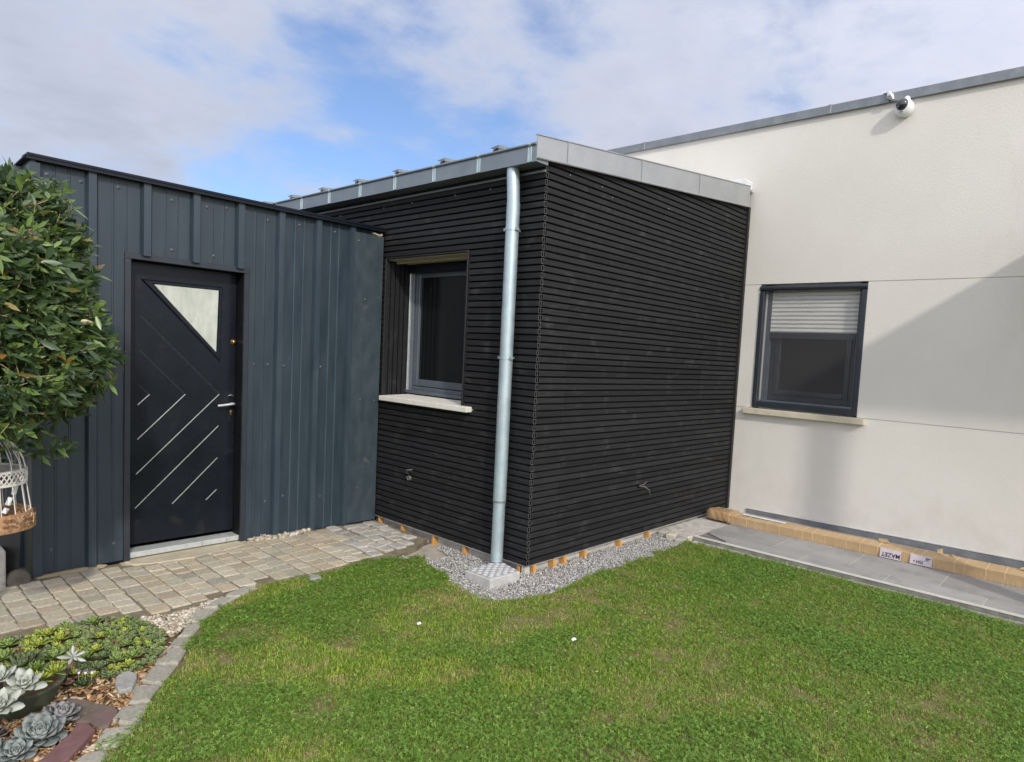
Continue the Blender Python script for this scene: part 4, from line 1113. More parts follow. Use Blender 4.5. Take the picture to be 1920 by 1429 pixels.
# ------------------------------------------------------------------ shrub
def build_shrub():
    c = np.array([-2.93, 1.08, 1.58]); rad = np.array([.640, .66, .79])
    sh = thing('clipped_shrub', 'rounded dark green shrub with narrow glossy leaves beside the shed door', 'shrub', (c[0], c[1], 0))
    q = MB()
    q.tube([(c[0], c[1], -.02), (c[0] + .01, c[1] + .01, .4), (c[0] - .01, c[1], .8), (c[0] + .02, c[1], 1.2)], [.05, .042, .038, .03], n=10)
    obj('trunk', q, bark_m, sh, smooth=True)
    r = np.random.default_rng(21)
    q = MB()
    for k in range(26):
        d = r.normal(size=3); d /= np.linalg.norm(d)
        s0 = np.array([c[0], c[1], .75 + .6 * r.random()]); e = c + d * rad * .86; m = (s0 + e) / 2 + r.normal(size=3) * .05
        q.tube([s0, m, e], [.016, .010, .004], n=6)
    obj('limb', q, bark_m, sh, smooth=True)
    # sprigs: position + direction
    n = 7000
    d = r.normal(size=(n, 3)); d /= np.linalg.norm(d, axis=1)[:, None]
    lump = 1 + .09 * np.sin(d[:, 0] * 5.1 + 1) * np.sin(d[:, 2] * 6.3) + .07 * np.sin(d[:, 1] * 9 + d[:, 2] * 7)
    rr_ = np.where(r.random(n) < .72, r.uniform(.87, .985, n), r.uniform(.45, .9, n)) * lump
    # thin, ragged lower side
    keep = ~((d[:, 2] < -.62) & (r.random(n) < .55))
    P = c + d * rad * rr_[:, None]
    keep &= ~((np.hypot(P[:, 0] + 2.765, P[:, 1] - .90) < .30) & (P[:, 2] < 1.13) & (P[:, 1] < 1.12))
    P = P[keep]; d = d[keep]; n = len(P)
    # a few drooping outliers at the lower right
    ext_ = np.array([[-2.47, 1.0, .99], [-2.43, 1.0, .98], [-2.50, .97, .95], [-2.44, 1.0, .94], [-2.55, .96, .93], [-2.60, .98, .93], [-2.49, 1.0, .93]])
    P = np.vstack([P, ext_]); d = np.vstack([d, np.tile([[.6, -.3, -.4]], (len(ext_), 1))])
    n = len(P)
    dirs = d * .75 + r.normal(size=(n, 3)) * .55 + np.array([0, 0, .45]); dirs /= np.linalg.norm(dirs, axis=1)[:, None]
    V = []; F = []; T = []
    tw = MB()
    for i in range(n):
        L_ = r.uniform(.06, .13); a = dirs[i]; u = np.cross(a, [0, 0, 1.0]); u /= np.linalg.norm(u) + 1e-9; w = np.cross(a, u)
        base = P[i] - a * L_ * .6
        cut = r.random() < .22
        if i % 2 == 0:
            tw.tube([base, base + a * L_ * (.9 if not cut else 1.15)], [.0028, .0016], n=4, cap=False)
        k = r.integers(5, 9) if not cut else r.integers(1, 4)
        young = r.random()
        for m in range(k):
            t = (m + .5) / k; ph = m * 2.4 + r.uniform(-.4, .4)
            out = (u * math.cos(ph) + w * math.sin(ph))
            ld = a * r.uniform(.35, 1.0) + out * r.uniform(.6, 1.0) + np.array([0, 0, r.uniform(-.25, .15)]); ld /= np.linalg.norm(ld)
            ll = r.uniform(.042, .092); lw = ll * r.uniform(.12, .178)
            sd = np.cross(ld, a + r.normal(size=3) * .35); sd /= np.linalg.norm(sd) + 1e-9; nn = np.cross(sd, ld)
            o = base + a * L_ * t
            drop = np.array([0, 0, -ll * r.uniform(0, .12)])
            b0 = len(V)
            V += [o, o + ld * ll * .30 + sd * lw * .85 + nn * lw * .18, o + ld * ll * .30, o + ld * ll * .30 - sd * lw * .85 + nn * lw * .18,
                  o + ld * ll * .62 + sd * lw * .95 + nn * lw * .18 + drop * .5, o + ld * ll * .62 + drop * .5, o + ld * ll * .62 - sd * lw * .95 + nn * lw * .18 + drop * .5, o + ld * ll + drop]
            F += [(b0, b0 + 1, b0 + 2), (b0, b0 + 2, b0 + 3), (b0 + 1, b0 + 4, b0 + 5), (b0 + 1, b0 + 5, b0 + 2), (b0 + 2, b0 + 5, b0 + 6), (b0 + 2, b0 + 6, b0 + 3), (b0 + 4, b0 + 7, b0 + 5), (b0 + 5, b0 + 7, b0 + 6)]
            h = r.random()
            if h < .005: cl = np.array([.34, .15, .035])
            elif h < .026: cl = np.array([.27, .21, .075])
            elif h < .20 or young > .90: cl = np.array([.150, .230, .060]) * r.uniform(.8, 1.25)
            elif h < .52: cl = np.array([.098, .150, .062]) * r.uniform(.8, 1.25)
            else: cl = np.array([.048, .086, .038]) * r.uniform(.75, 1.25)
            T += [cl] * 8
    np_obj('foliage', np.array(V), np.array(F), leaf_bush, tint=np.array(T), parent=sh)
    obj('twigs', tw, twig_m, sh)
    bpy.data.objects['twigs'].name = 'twig'


build_shrub()

# ------------------------------------------------------------------ birdcage
cg = thing('birdcage', 'white rusty decorative birdcage hanging under the shrub by the shed', 'birdcage', (-2.765, .90, .585))
CC = Vector((-2.765, .90, 0)); rb, rt = .178, .145; z0, z1, z2, z3 = .605, .690, .815, .890
q = MB(); q.lathe([(rb - .004, 0), (rb + .004, .0), (rb + .004, .004), (rb - .006, .07), (rb - .012, .082), (rb - .014, .078), (rb - .010, .01)], (CC.x, CC.y, z0), n=40); obj('tray', q, cage_rust, cg, smooth='auto')
q = MB(); q.lathe([(.0, .012), (rb - .012, .012)], (CC.x, CC.y, z0), n=30, cap=False); obj('tray_floor', q, cage_rust, cg)
rngc = random.Random(4); q = MB()
for k in range(420):
    a = rngc.uniform(0, 2 * math.pi); r_ = rb * math.sqrt(rngc.random()) * .98 if k < 160 else rb + rngc.uniform(-.004, .006)
    zz = z0 + (rngc.uniform(.01, .07) if k >= 160 else .055 + rngc.uniform(0, .02)); t = rngc.uniform(.7, 1.2)
    q.col = rngc.choice([(.45 * t, .30 * t, .17 * t), (.33 * t, .19 * t, .10 * t), (.22 * t, .11 * t, .05 * t), (.54 * t, .42 * t, .28 * t)])
    tang = Vector((-math.sin(a), math.cos(a), 0)); v_ = (tang * rngc.uniform(-1, 1) + Vector((0, 0, rngc.uniform(-.7, .7)))).normalized(); nrm = Vector((math.cos(a), math.sin(a), 0)) if k >= 160 else Vector((0, 0, 1)); w_ = v_.cross(nrm).normalized()
    q.obox((CC.x + r_ * math.cos(a), CC.y + r_ * math.sin(a), zz), v_ * rngc.uniform(.012, .032), w_ * rngc.uniform(.004, .009), nrm * .003)
obj('bark_litter', q, chip_m, cg, attr=True)
NBAR = 18
q = MB()
for k in range(NBAR):
    a = 2 * math.pi * k / NBAR; c_, s_ = math.cos(a), math.sin(a)
    q.tube([(CC.x + (rb - .012) * c_, CC.y + (rb - .012) * s_, z1 - .02), (CC.x + (rt + .002) * c_, CC.y + (rt + .002) * s_, z2 + .004)], .0023, n=6)
obj('bars', q, cage_white, cg, smooth='auto'); bpy.data.objects['bars'].name = 'bar_ring'
q = MB()
for zz in (z2, z3 - .014):
    q.lathe([(rt, 0), (rt + .006, .002), (rt + .006, .012), (rt, .014), (rt - .003, .007)], (CC.x, CC.y, zz), n=40)
    if zz == z2: pass
nl = 44
for k in range(nl):
    for sgn in (1, -1):
        a0 = 2 * math.pi * k / nl; a1 = a0 + sgn * 2 * math.pi / nl * 1.5
        q.tube([(CC.x + (rt + .003) * math.cos(a0), CC.y + (rt + .003) * math.sin(a0), z2 + .012), (CC.x + (rt + .004) * math.cos((a0 + a1) / 2), CC.y + (rt + .004) * math.sin((a0 + a1) / 2), (z2 + z3) / 2), (CC.x + (rt + .003) * math.cos(a1), CC.y + (rt + .003) * math.sin(a1), z3 - .012)], .0030, n=5, cap=False)
obj('lattice_band', q, cage_white, cg)
q = MB()
for k in range(18):
    a = 2 * math.pi * k / 18
    q.tube([(CC.x + rt * math.cos(a) * f_, CC.y + rt * math.sin(a) * f_, z3 + h_) for f_, h_ in ((1.0, -.004), (.93, .045), (.76, .095), (.50, .135), (.22, .16), (.04, .17))], .0026, n=5, cap=False)
q.lathe([(.02, 0), (.014, .02), (.006, .03), (.010, .045), (.002, .055)], (CC.x, CC.y, z3 + .165), n=12)
obj('wire_dome', q, cage_white, cg, smooth='auto')
q = MB(); q.tube([(CC.x, CC.y, z3 + .215), (CC.x, CC.y, z3 + .30), (CC.x + .02, CC.y + .02, z3 + .42), (CC.x, CC.y + .05, z3 + .56)], .0025, n=5); obj('hanging_wire', q, darkmetal, cg)
lt = MB()
for (dx, dy, dz, h) in [(.09, -.05, .075, .055), (.065, -.07, .03, .035), (.05, -.08, -.005, .022)]:
    lt.tube([(CC.x + dx, CC.y + dy, z1 + dz), (CC.x + dx + .012, CC.y + dy, z1 + dz + h)], .011, n=10)
obj('lamp_tube', lt, white_plastic, cg, smooth='auto')

# ------------------------------------------------------------------ succulents
def leaf_mesh(V, F, T, o, d, up, ln, wd, th, cup, col, tipcol, pointy=.5, curl=0.0):
    """fleshy leaf from o along d, facing up"""
    s = np.cross(d, up); s /= np.linalg.norm(s) + 1e-9; nn = np.cross(s, d)
    st = [(0, .35), (.30, .75), (.62, 1.0), (.84, .80 if pointy < .7 else .62)]
    b0 = len(V)
    for t, w in st:
        c = o + d * ln * t + nn * curl * ln * t * t
        V += [c + s * wd * w * .5 + nn * cup * wd * w, c, c - s * wd * w * .5 + nn * cup * wd * w, c - nn * th]
        m = col * (1 - t * .6) + tipcol * t * .6
        T += [m] * 4
    V.append(o + d * ln + nn * (curl * ln + cup * wd * .6)); T.append(tipcol)
    for k in range(3):
        a, b = b0 + 4 * k, b0 + 4 * k + 4
        for e in range(4):
            f = (e + 1) % 4
            F += [(a + e, a + f, b + f), (a + e, b + f, b + e)]
    a = b0 + 12; tip = b0 + 16
    for e in range(4): F.append((a + e, a + (e + 1) % 4, tip))


def rosette(V, F, T, c, rad, n, ratio, col, tip, r, tilt=(0, 0, 1), th=.18, cup=.12, e0=.08, e1=1.25, pointy=.5, curl=.1):
    up = np.array(tilt, dtype=float); up /= np.linalg.norm(up); u = np.cross(up, [0, 1, .01]); u /= np.linalg.norm(u); w = np.cross(up, u)
    for k in range(n):
        t = k / max(1, n - 1)      # 0 outer .. 1 inner
        ph = k * 2.39996 + r.uniform(-.08, .08); el = e0 + (e1 - e0) * t ** .9 + r.uniform(-.06, .06)
        rad_d = u * math.cos(ph) + w * math.sin(ph)
        d = rad_d * math.cos(el) + up * math.sin(el)
        upl = up * math.cos(el) - rad_d * math.sin(el)
        ln = rad * (1 - .62 * t) * r.uniform(.92, 1.06)
        v = r.uniform(.85, 1.15)
        leaf_mesh(V, F, T, np.array(c) + rad_d * rad * .02 + up * rad * .10 * t, d, upl, ln, ln * ratio * (1 + .25 * t), ln * th * ratio, cup, col * v, tip * v, pointy, curl)


def rosette_thing(name, c, rad, n, ratio, col, tip, label, cat, group=None, seed=1, stem=None, **kw):
    r = np.random.default_rng(seed); V, F, T = [], [], []
    rosette(V, F, T, c, rad, n, ratio, np.array(col), np.array(tip), r, **kw)
    if stem is None:
        o = np_obj(name, np.array(V), np.array(F), leaf_succ, tint=np.array(T), smooth=True)
        return tag(o, label, cat, group)
    t = thing(name, label, cat, stem[0], group)
    np_obj('leaf_rosette', np.array(V), np.array(F), leaf_succ, tint=np.array(T), parent=t, smooth=True)
    q = MB(); q.tube([stem[0], (Vector(stem[0]) + Vector(c)) / 2 + Vector((0, 0, .015)), Vector(c) + Vector((0, 0, .004))], [.010, .009, .008], n=8); obj('stem', q, bark_m, t, smooth=True)
    return t


# houseleek carpet (ground cover) and its larger rosettes
MATP = [(-3.6, .96), (-2.722, .955), (-2.636, .935), (-2.54, .955), (-2.423, .965), (-2.297, .935), (-2.172, .86), (-2.15, .769), (-2.115, .56), (-2.161, .42), (-2.221, .31), (-2.281, .215), (-2.349, .215), (-2.45, .20), (-2.495, .264), (-2.556, .34), (-2.65, .40), (-2.85, .45), (-3.6, .5)]
r = np.random.default_rng(8)
BIG = [((-2.543, .866), .048, 'y'), ((-2.514, .769), .050, 'y'), ((-2.598, .761), .048, 'y'), ((-2.427, .521), .040, 'y'), ((-2.388, .343), .050, 'g'), ((-2.327, .333), .048, 'g'), ((-2.366, .261), .036, 'y'), ((-2.370, .673), .036, 'y'),
       ((-2.309, .496), .036, 'g'), ((-2.485, .463), .044, 'g'), ((-2.425, .423), .038, 'd'), ((-2.345, .892), .046, 'g'), ((-2.584, .555), .048, 'g'), ((-2.47, .313), .040, 'd'), ((-2.709, .455), .098, 'd'), ((-2.739, .689), .060, 'g'), ((-2.80, .58), .055, 'g'), ((-2.70, .84), .05, 'g')]
pts = []
CA = np.zeros((0, 3)); BA = np.array([(b[0][0], b[0][1], b[1]) for b in BIG])
for tries in range(26000):
    px, py = r.uniform(-3.3, -2.1), r.uniform(.19, .97)
    rad = r.uniform(.013, .025) if px > -2.42 else r.uniform(.017, .034)
    if not inpoly(np.array([[px, py]]), MATP)[0]: continue
    if (np.hypot(BA[:, 0] - px, BA[:, 1] - py) < BA[:, 2] * .8 + rad * .5).any(): continue
    if len(CA) and (np.hypot(CA[:, 0] - px, CA[:, 1] - py) < (CA[:, 2] + rad) * .50).any(): continue
    CA = np.vstack([CA, [[px, py, rad]]]); pts.append((px, py, rad))
    if len(pts) >= 1700: break
V, F, T = [], [], []
pal = {'y': ((.30, .37, .055), (.38, .43, .08)), 'g': ((.17, .26, .06), (.24, .32, .09)), 'd': ((.11, .175, .065), (.17, .22, .09)), 's': ((.20, .245, .115), (.27, .29, .15))}
for a, b, rad in pts:
    k = r.choice(['y', 'g', 'd', 's'], p=[.14, .36, .22, .28] if a > -2.42 else [.24, .42, .22, .12])
    col, tip = pal[k]; t = r.uniform(.85, 1.2)
    if r.random() < .05: col, tip = (.22, .15, .06), (.26, .17, .08)
    rosette(V, F, T, (a, b, .012 + r.uniform(0, .012)), rad * 1.1, 15, .60, np.array(col) * t, np.array(tip) * t, r, tilt=(r.uniform(-.25, .25), r.uniform(-.35, .1), 1), e0=.25, pointy=.55, curl=.22)
tag(np_obj('houseleek_carpet', np.array(V), np.array(F), leaf_succ, tint=np.array(T), smooth=True), 'low carpet of small green houseleek rosettes between path and kerb', 'ground cover', kind='stuff')
where = ['yellow green houseleek at the path edge, upper left of the carpet', 'lime houseleek below the one at the path edge', 'lime houseleek left of centre in the upper carpet', 'small bright yellow houseleek in the middle of the carpet', 'round pale green houseleek near the grey stone, left of its twin', 'round pale green houseleek near the grey stone, right of its twin',
         'small lime houseleek closest to the flat grey stone', 'small lime houseleek behind the carpet middle', 'green houseleek at the right of the carpet near the kerb', 'green houseleek just right of the silvery star plant', 'dull green houseleek between star plant and the pale twins', 'green houseleek at the top of the carpet by the path', 'green houseleek left of the silvery star plant', 'dark houseleek right of the violet flowers',
         'largest dark green houseleek with red tinged centre behind the pot', 'green houseleek at the left edge behind the largest one', 'green houseleek at the left frame edge beside the largest one', 'green houseleek at the path edge in the left corner']
for i, ((a, b), rad, k) in enumerate(BIG):
    col, tip = pal[k]
    if i == 14: tip = (.10, .10, .05)
    rosette_thing('houseleek', (a, b, .030 if i != 14 else .06), rad, 26 if i != 14 else 46, .42 if i != 14 else .34, col, tip, where[i], 'succulent', 'houseleeks in the bed', seed=30 + i, tilt=(r.uniform(-.2, .1), r.uniform(-.4, -.05), 1), e0=.22, pointy=.85, curl=.18)

# pot with its plants
pot = thing('plant_pot', 'dark green plant pot at the bottom left of the bed', 'pot', (-2.775, .225, 0))
q = MB(); q.lathe([(.120, -.01), (.150, .085), (.160, .087), (.163, .098), (.154, .100), (.145, .086)], (-2.775, .225, 0), n=40, cap=False); q.lathe([(.0, 0), (.12, -.0095)], (-2.775, .225, 0), n=40, cap=False); obj('bowl', q, pot_m, pot, smooth='auto')
q = MB(); q.lathe([(.0, .078), (.146, .074)], (-2.775, .225, 0), n=24, cap=False); obj('potting_soil', q, mulch_base, pot)
GP = ((.36, .40, .33), (.45, .46, .40))
rosette_thing('ghost_plant', (-2.775, .060, .150), .082, 20, .50, *GP, 'open pale grey rosette spilling over the pot rim', 'succulent', 'pale rosettes in the pot', seed=61, stem=((-2.79, .14, .08),), tilt=(-.15, -.6, 1), e0=.10, pointy=.9, curl=.1, th=.28)
rosette_thing('ghost_plant', (-2.872, -.075, .150), .090, 20, .48, *GP, 'large pale grey rosette at the left edge in front of the pot', 'succulent', 'pale rosettes in the pot', seed=62, stem=((-2.86, .12, .08),), tilt=(-.2, -.6, 1), e0=.10, pointy=.9, curl=.1, th=.28)
rosette_thing('ghost_plant', (-2.832, .165, .155), .075, 18, .50, *GP, 'pale grey rosette at the left edge behind the open one', 'succulent', 'pale rosettes in the pot', seed=63, stem=((-2.83, .20, .08),), tilt=(-.25, -.3, 1), e0=.10, pointy=.9, curl=.1, th=.28)
rosette_thing('ghost_plant', (-2.905, .04, .150), .072, 16, .50, *GP, 'pale grey rosette cut by the left frame edge above the large one', 'succulent', 'pale rosettes in the pot', seed=64, stem=((-2.87, .16, .08),), tilt=(-.3, -.3, 1), e0=.10, pointy=.9, curl=.1, th=.28)
YG = ((.30, .36, .04), (.36, .42, .06))
rosette_thing('stonecrop', (-2.650, .215, .105), .052, 34, .22, *YG, 'yellow green spiky stonecrop at the right rim of the pot', 'succulent', 'stonecrops in the pot', seed=71, tilt=(.1, -.3, 1), e0=.1, e1=1.4, pointy=.9)
rosette_thing('stonecrop', (-2.710, .165, .110), .052, 34, .22, *YG, 'yellow green stonecrop at the pot rim beside the open pale rosette', 'succulent', 'stonecrops in the pot', seed=72, tilt=(0, -.4, 1), e0=.1, e1=1.4, pointy=.9)
rosette_thing('stonecrop', (-2.705, .26, .115), .060, 36, .24, (.13, .20, .035), (.18, .25, .05), 'green stonecrop in the middle of the pot', 'succulent', 'stonecrops in the pot', seed=73, tilt=(0, -.3, 1), e0=.1, e1=1.4, pointy=.9)
# grey rosettes in front of the pot
EG = ((.15, .195, .185), (.28, .29, .27))
rosette_thing('echeveria', (-2.770, -.150, .030), .098, 44, .55, *EG, 'largest blue grey echeveria rosette, on the chips in front of the pot', 'succulent', 'grey echeverias', seed=81, tilt=(-.1, -.45, 1), e0=.02, pointy=.5, th=.25, curl=.22)
rosette_thing('echeveria', (-2.692, -.050, .030), .082, 32, .56, (.16, .18, .182), (.31, .285, .28), 'purplish grey echeveria rosette beside the brown slate', 'succulent', 'grey echeverias', seed=82, tilt=(.25, -.2, 1), e0=.05, pointy=.5, th=.25, curl=.22)
rosette_thing('echeveria', (-2.853, -.222, .025), .066, 30, .55, *EG, 'grey green echeveria at the bottom edge, left of the purple slate', 'succulent', 'grey echeverias', seed=83, tilt=(-.1, -.4, 1), e0=.05, pointy=.5, th=.25, curl=.22)
rosette_thing('echeveria', (-2.905, -.165, .025), .066, 30, .55, *EG, 'blue grey echeveria in the bottom left corner', 'succulent', 'grey echeverias', seed=84, tilt=(-.2, -.3, 1), e0=.05, pointy=.5, th=.25, curl=.22)
rosette_thing('echeveria', (-2.815, -.105, .020), .05, 22, .55, (.16, .18, .182), (.31, .285, .28), 'small grey echeveria tucked between the large one and the pot', 'succulent', 'grey echeverias', seed=85, e0=.05, pointy=.5, th=.25, curl=.22)
rosette_thing('echeveria', (-2.885, -.02, .02), .055, 22, .55, (.10, .11, .115), (.20, .17, .18), 'dark grey echeveria under the large pale rosette', 'succulent', 'grey echeverias', seed=86, e0=.05, pointy=.5, th=.25, curl=.22)
rosette_thing('star_plant', (-2.575, .262, .135), .062, 9, .30, (.40, .42, .38), (.50, .51, .46), 'silvery star shaped rosette on a tall stalk above the violet flowers', 'succulent', seed=91, stem=((-2.60, .30, .02),), tilt=(.1, -.8, .7), e0=.1, e1=.7, pointy=.95)
vio = thing('viola', 'tiny viola with three purple and white flowers beside the pot', 'flower', (-2.545, .215, .0))
V, F, T = [], [], []
rosette(V, F, T, (-2.545, .215, .01), .055, 40, .35, np.array((.05, .085, .03)), np.array((.07, .11, .04)), np.random.default_rng(5), e0=.2, e1=1.4)
np_obj('leaves', np.array(V), np.array(F), leaf_succ, tint=np.array(T), parent=vio, smooth=True); bpy.data.objects['leaves'].name = 'foliage'
for k, (a, b) in enumerate([(-2.562, .232), (-2.543, .213), (-2.523, .198)]):
    q = MB(); q.m = 0
    for j in range(2): q.obox((a + (-.004 if j else .004), b, .078), (.006, 0, .002), (0, .003, 0), (0, 0, .008))
    q.m = 1; q.obox((a, b - .003, .071), (.008, 0, .001), (0, .003, 0), (0, 0, .008)); q.m = 2; q.tube([(a, b, .01), (a, b, .072)], .0012, n=5)
    obj('flower', q, [petal_p, petal_w, twig_m], vio)

# stones lying in the bed
def flat_stone(name, poly, h, m, label, bev=.006):
    a = sum((poly[i][0] * poly[(i + 1) % len(poly)][1] - poly[(i + 1) % len(poly)][0] * poly[i][1]) for i in range(len(poly)))
    if a < 0: poly = poly[::-1]
    cx = sum(p[0] for p in poly) / len(poly); cy = sum(p[1] for p in poly) / len(poly)
    q = MB(); q.prism(poly, -.02, h, top=[(cx + (p[0] - cx) * .95, cy + (p[1] - cy) * .95) for p in poly])
    return tag(obj(name, q, m, bevel=bev, segs=2), label, 'stone')


flat_stone('slate_slab', [(-2.628, .137), (-2.596, .094), (-2.555, .006), (-2.509, -.074), (-2.505, -.115), (-2.523, -.155), (-2.567, -.225), (-2.600, -.222), (-2.615, -.145), (-2.650, -.110), (-2.665, .02)], .024, slate_m, 'flat brown slate slab lying between the echeveria and the kerb')
flat_stone('purple_slate', [(-2.798, -.315), (-2.682, -.187), (-2.651, -.135), (-2.618, -.157), (-2.610, -.229), (-2.652, -.282), (-2.733, -.384), (-2.80, -.42), (-2.88, -.36)], .034, purple_m, 'long purple slate bar lying at the bottom edge beside the kerb')
flat_stone('grey_stone', [(-2.438, .182), (-2.40, .208), (-2.376, .203), (-2.362, .15), (-2.375, .105), (-2.416, .026), (-2.450, .022), (-2.468, .040), (-2.462, .11)], .032, greystone_m, 'rough grey stone lying on the chips by the kerb')

# ------------------------------------------------------------------ scattered stuff: chips, pebbles, gravel
def chips(name, poly, bbox, n, size, thick, cols, m, seed, zf=lambda x, y: 0.0, elong=2.5, zj=.01, reject=None, lay=.35):
    r = np.random.default_rng(seed)
    P = np.column_stack([r.uniform(bbox[0], bbox[1], n), r.uniform(bbox[2], bbox[3], n)])
    k = inpoly(P, poly)
    if reject is not None: k &= ~reject(P)
    P = P[k]; n = len(P)
    L_ = r.uniform(size[0], size[1], n) * elong ** .5; Wd = L_ / elong * r.uniform(.7, 1.3, n); H = Wd * thick
    ph = r.uniform(0, 2 * np.pi, n); pit = r.normal(0, lay, n); rol = r.normal(0, lay, n)
    a = np.column_stack([np.cos(ph) * np.cos(pit), np.sin(ph) * np.cos(pit), np.sin(pit)])
    up = np.column_stack([rol * .7, r.normal(0, lay, n) * .7, np.ones(n)]); b = np.cross(up, a); b /= np.linalg.norm(b, axis=1)[:, None]; c = np.cross(a, b)
    corners = np.array([(-1, -1, -1), (1, -1, -1), (1, 1, -1), (-1, 1, -1), (-1, -1, 1), (1, -1, 1), (1, 1, 1), (-1, 1, 1)], dtype=float) * .5
    jj = corners[None] * (1 + r.uniform(-.45, .15, (n, 8, 3)))
    ctr = np.column_stack([P, np.array([zf(x, y) for x, y in P]) + r.uniform(0, zj, n)])
    V = ctr[:, None, :] + jj[:, :, 0:1] * (a * L_[:, None])[:, None] + jj[:, :, 1:2] * (b * Wd[:, None])[:, None] + jj[:, :, 2:3] * (c * H[:, None])[:, None]
    f = np.array([(0, 3, 2, 1), (4, 5, 6, 7), (0, 1, 5, 4), (1, 2, 6, 5), (2, 3, 7, 6), (3, 0, 4, 7)])
    F = (np.arange(n)[:, None, None] * 8 + f[None]).reshape(-1, 4)
    cols = np.array(cols); ci = cols[r.integers(0, len(cols), n)] * r.uniform(.75, 1.2, n)[:, None]
    return np_obj(name, V.reshape(-1, 3), F, m, tint=np.repeat(ci, 8, axis=0), nper=4)


CHP = [(-3.4, .45), (-2.60, .34), (-2.40, .22), (-2.28, .23), (-2.16, .42), (-2.12, .46), (-2.14, .38), (-2.24, .24), (-2.37, .05), (-2.48, -.14), (-2.58, -.27), (-2.70, -.40), (-2.95, -.70), (-3.4, -.9)]
tag(chips('bark_chips', CHP, (-3.4, -2.1, -.9, .46), 9000, (.012, .030), .35, [(.42, .28, .15), (.33, .20, .10), (.50, .37, .23), (.24, .14, .07), (.56, .45, .31), (.16, .10, .05)], chip_m, 3, elong=3.2, zj=.014), 'loose tan bark chips covering the succulent bed', 'bark chips', kind='stuff')
PEB = [(-2.13, .86), (-2.02, .815), (-1.90, .815), (-1.76, .875), (-1.74, .86), (-1.86, .765), (-1.99, .60), (-2.10, .52), (-2.14, .66), (-2.16, .78)]
tag(chips('pale_pebbles', PEB, (-2.2, -1.7, .5, .9), 2600, (.010, .020), .8, [(.50, .44, .33), (.60, .55, .45), (.42, .36, .26), (.58, .54, .46), (.38, .31, .21)], tinted, 4, elong=1.5, zj=.016), 'pale cream pebbles between path, houseleeks and kerb', 'pebbles', kind='stuff')
tag(chips('wall_pebbles', [(-1.125, 1.80), (-.62, 1.84), (-.62, 1.90), (-1.125, 1.90)], (-1.13, -.6, 1.80, 1.9), 240, (.020, .040), .7, [(.46, .41, .32), (.40, .34, .25), (.54, .50, .43)], tinted, 6, elong=1.4, zj=.02, zf=lambda x, y: .015, reject=lambda P: P[:, 1] < 1.84 + .04 * np.sin(P[:, 0] * 9)), 'small pale pebbles along the shed foot right of the door', 'pebbles', kind='stuff')
bpy.data.objects['wall_pebbles'].name = 'foot_pebbles'


def gravz(x, y):
    return -.022 + .020 * fbm(np.array([x * 3]), np.array([y * 3]), 2)[0]


def grav_rej(P):
    box = (P[:, 0] > -.37) & (P[:, 0] < -.05) & (P[:, 1] > -.03) & (P[:, 1] < .24)
    sandy = (P[:, 1] > .42) & (fbm(P[:, 0] * 5, P[:, 1] * 5, 3) + (P[:, 1] - .42) * .65 > .72)
    return box | sandy


tag(chips('crushed_gravel', GRAV, (-.62, 1.95, -.36, 1.1), 52000, (.004, .0105), .75, [(.37, .37, .36), (.45, .45, .44), (.30, .30, .295), (.52, .515, .50), (.58, .57, .55), (.25, .25, .245), (.43, .40, .35)], tinted, 5, elong=1.4, zf=gravz, zj=.010, reject=grav_rej, lay=.6), 'grey crushed gravel strip around the extension foot', 'gravel', kind='stuff')

# ------------------------------------------------------------------ lawn
def lawn_fields(x, y):
    n1 = fbm(x * 1.3 + 3, y * 1.3 + 8, 4); n2 = fbm(x * 3.3 + 31, y * 3.3 + 5, 4); n3 = fbm(x * 8 + 11, y * 8 + 2, 3)
    return n1, n2, n3


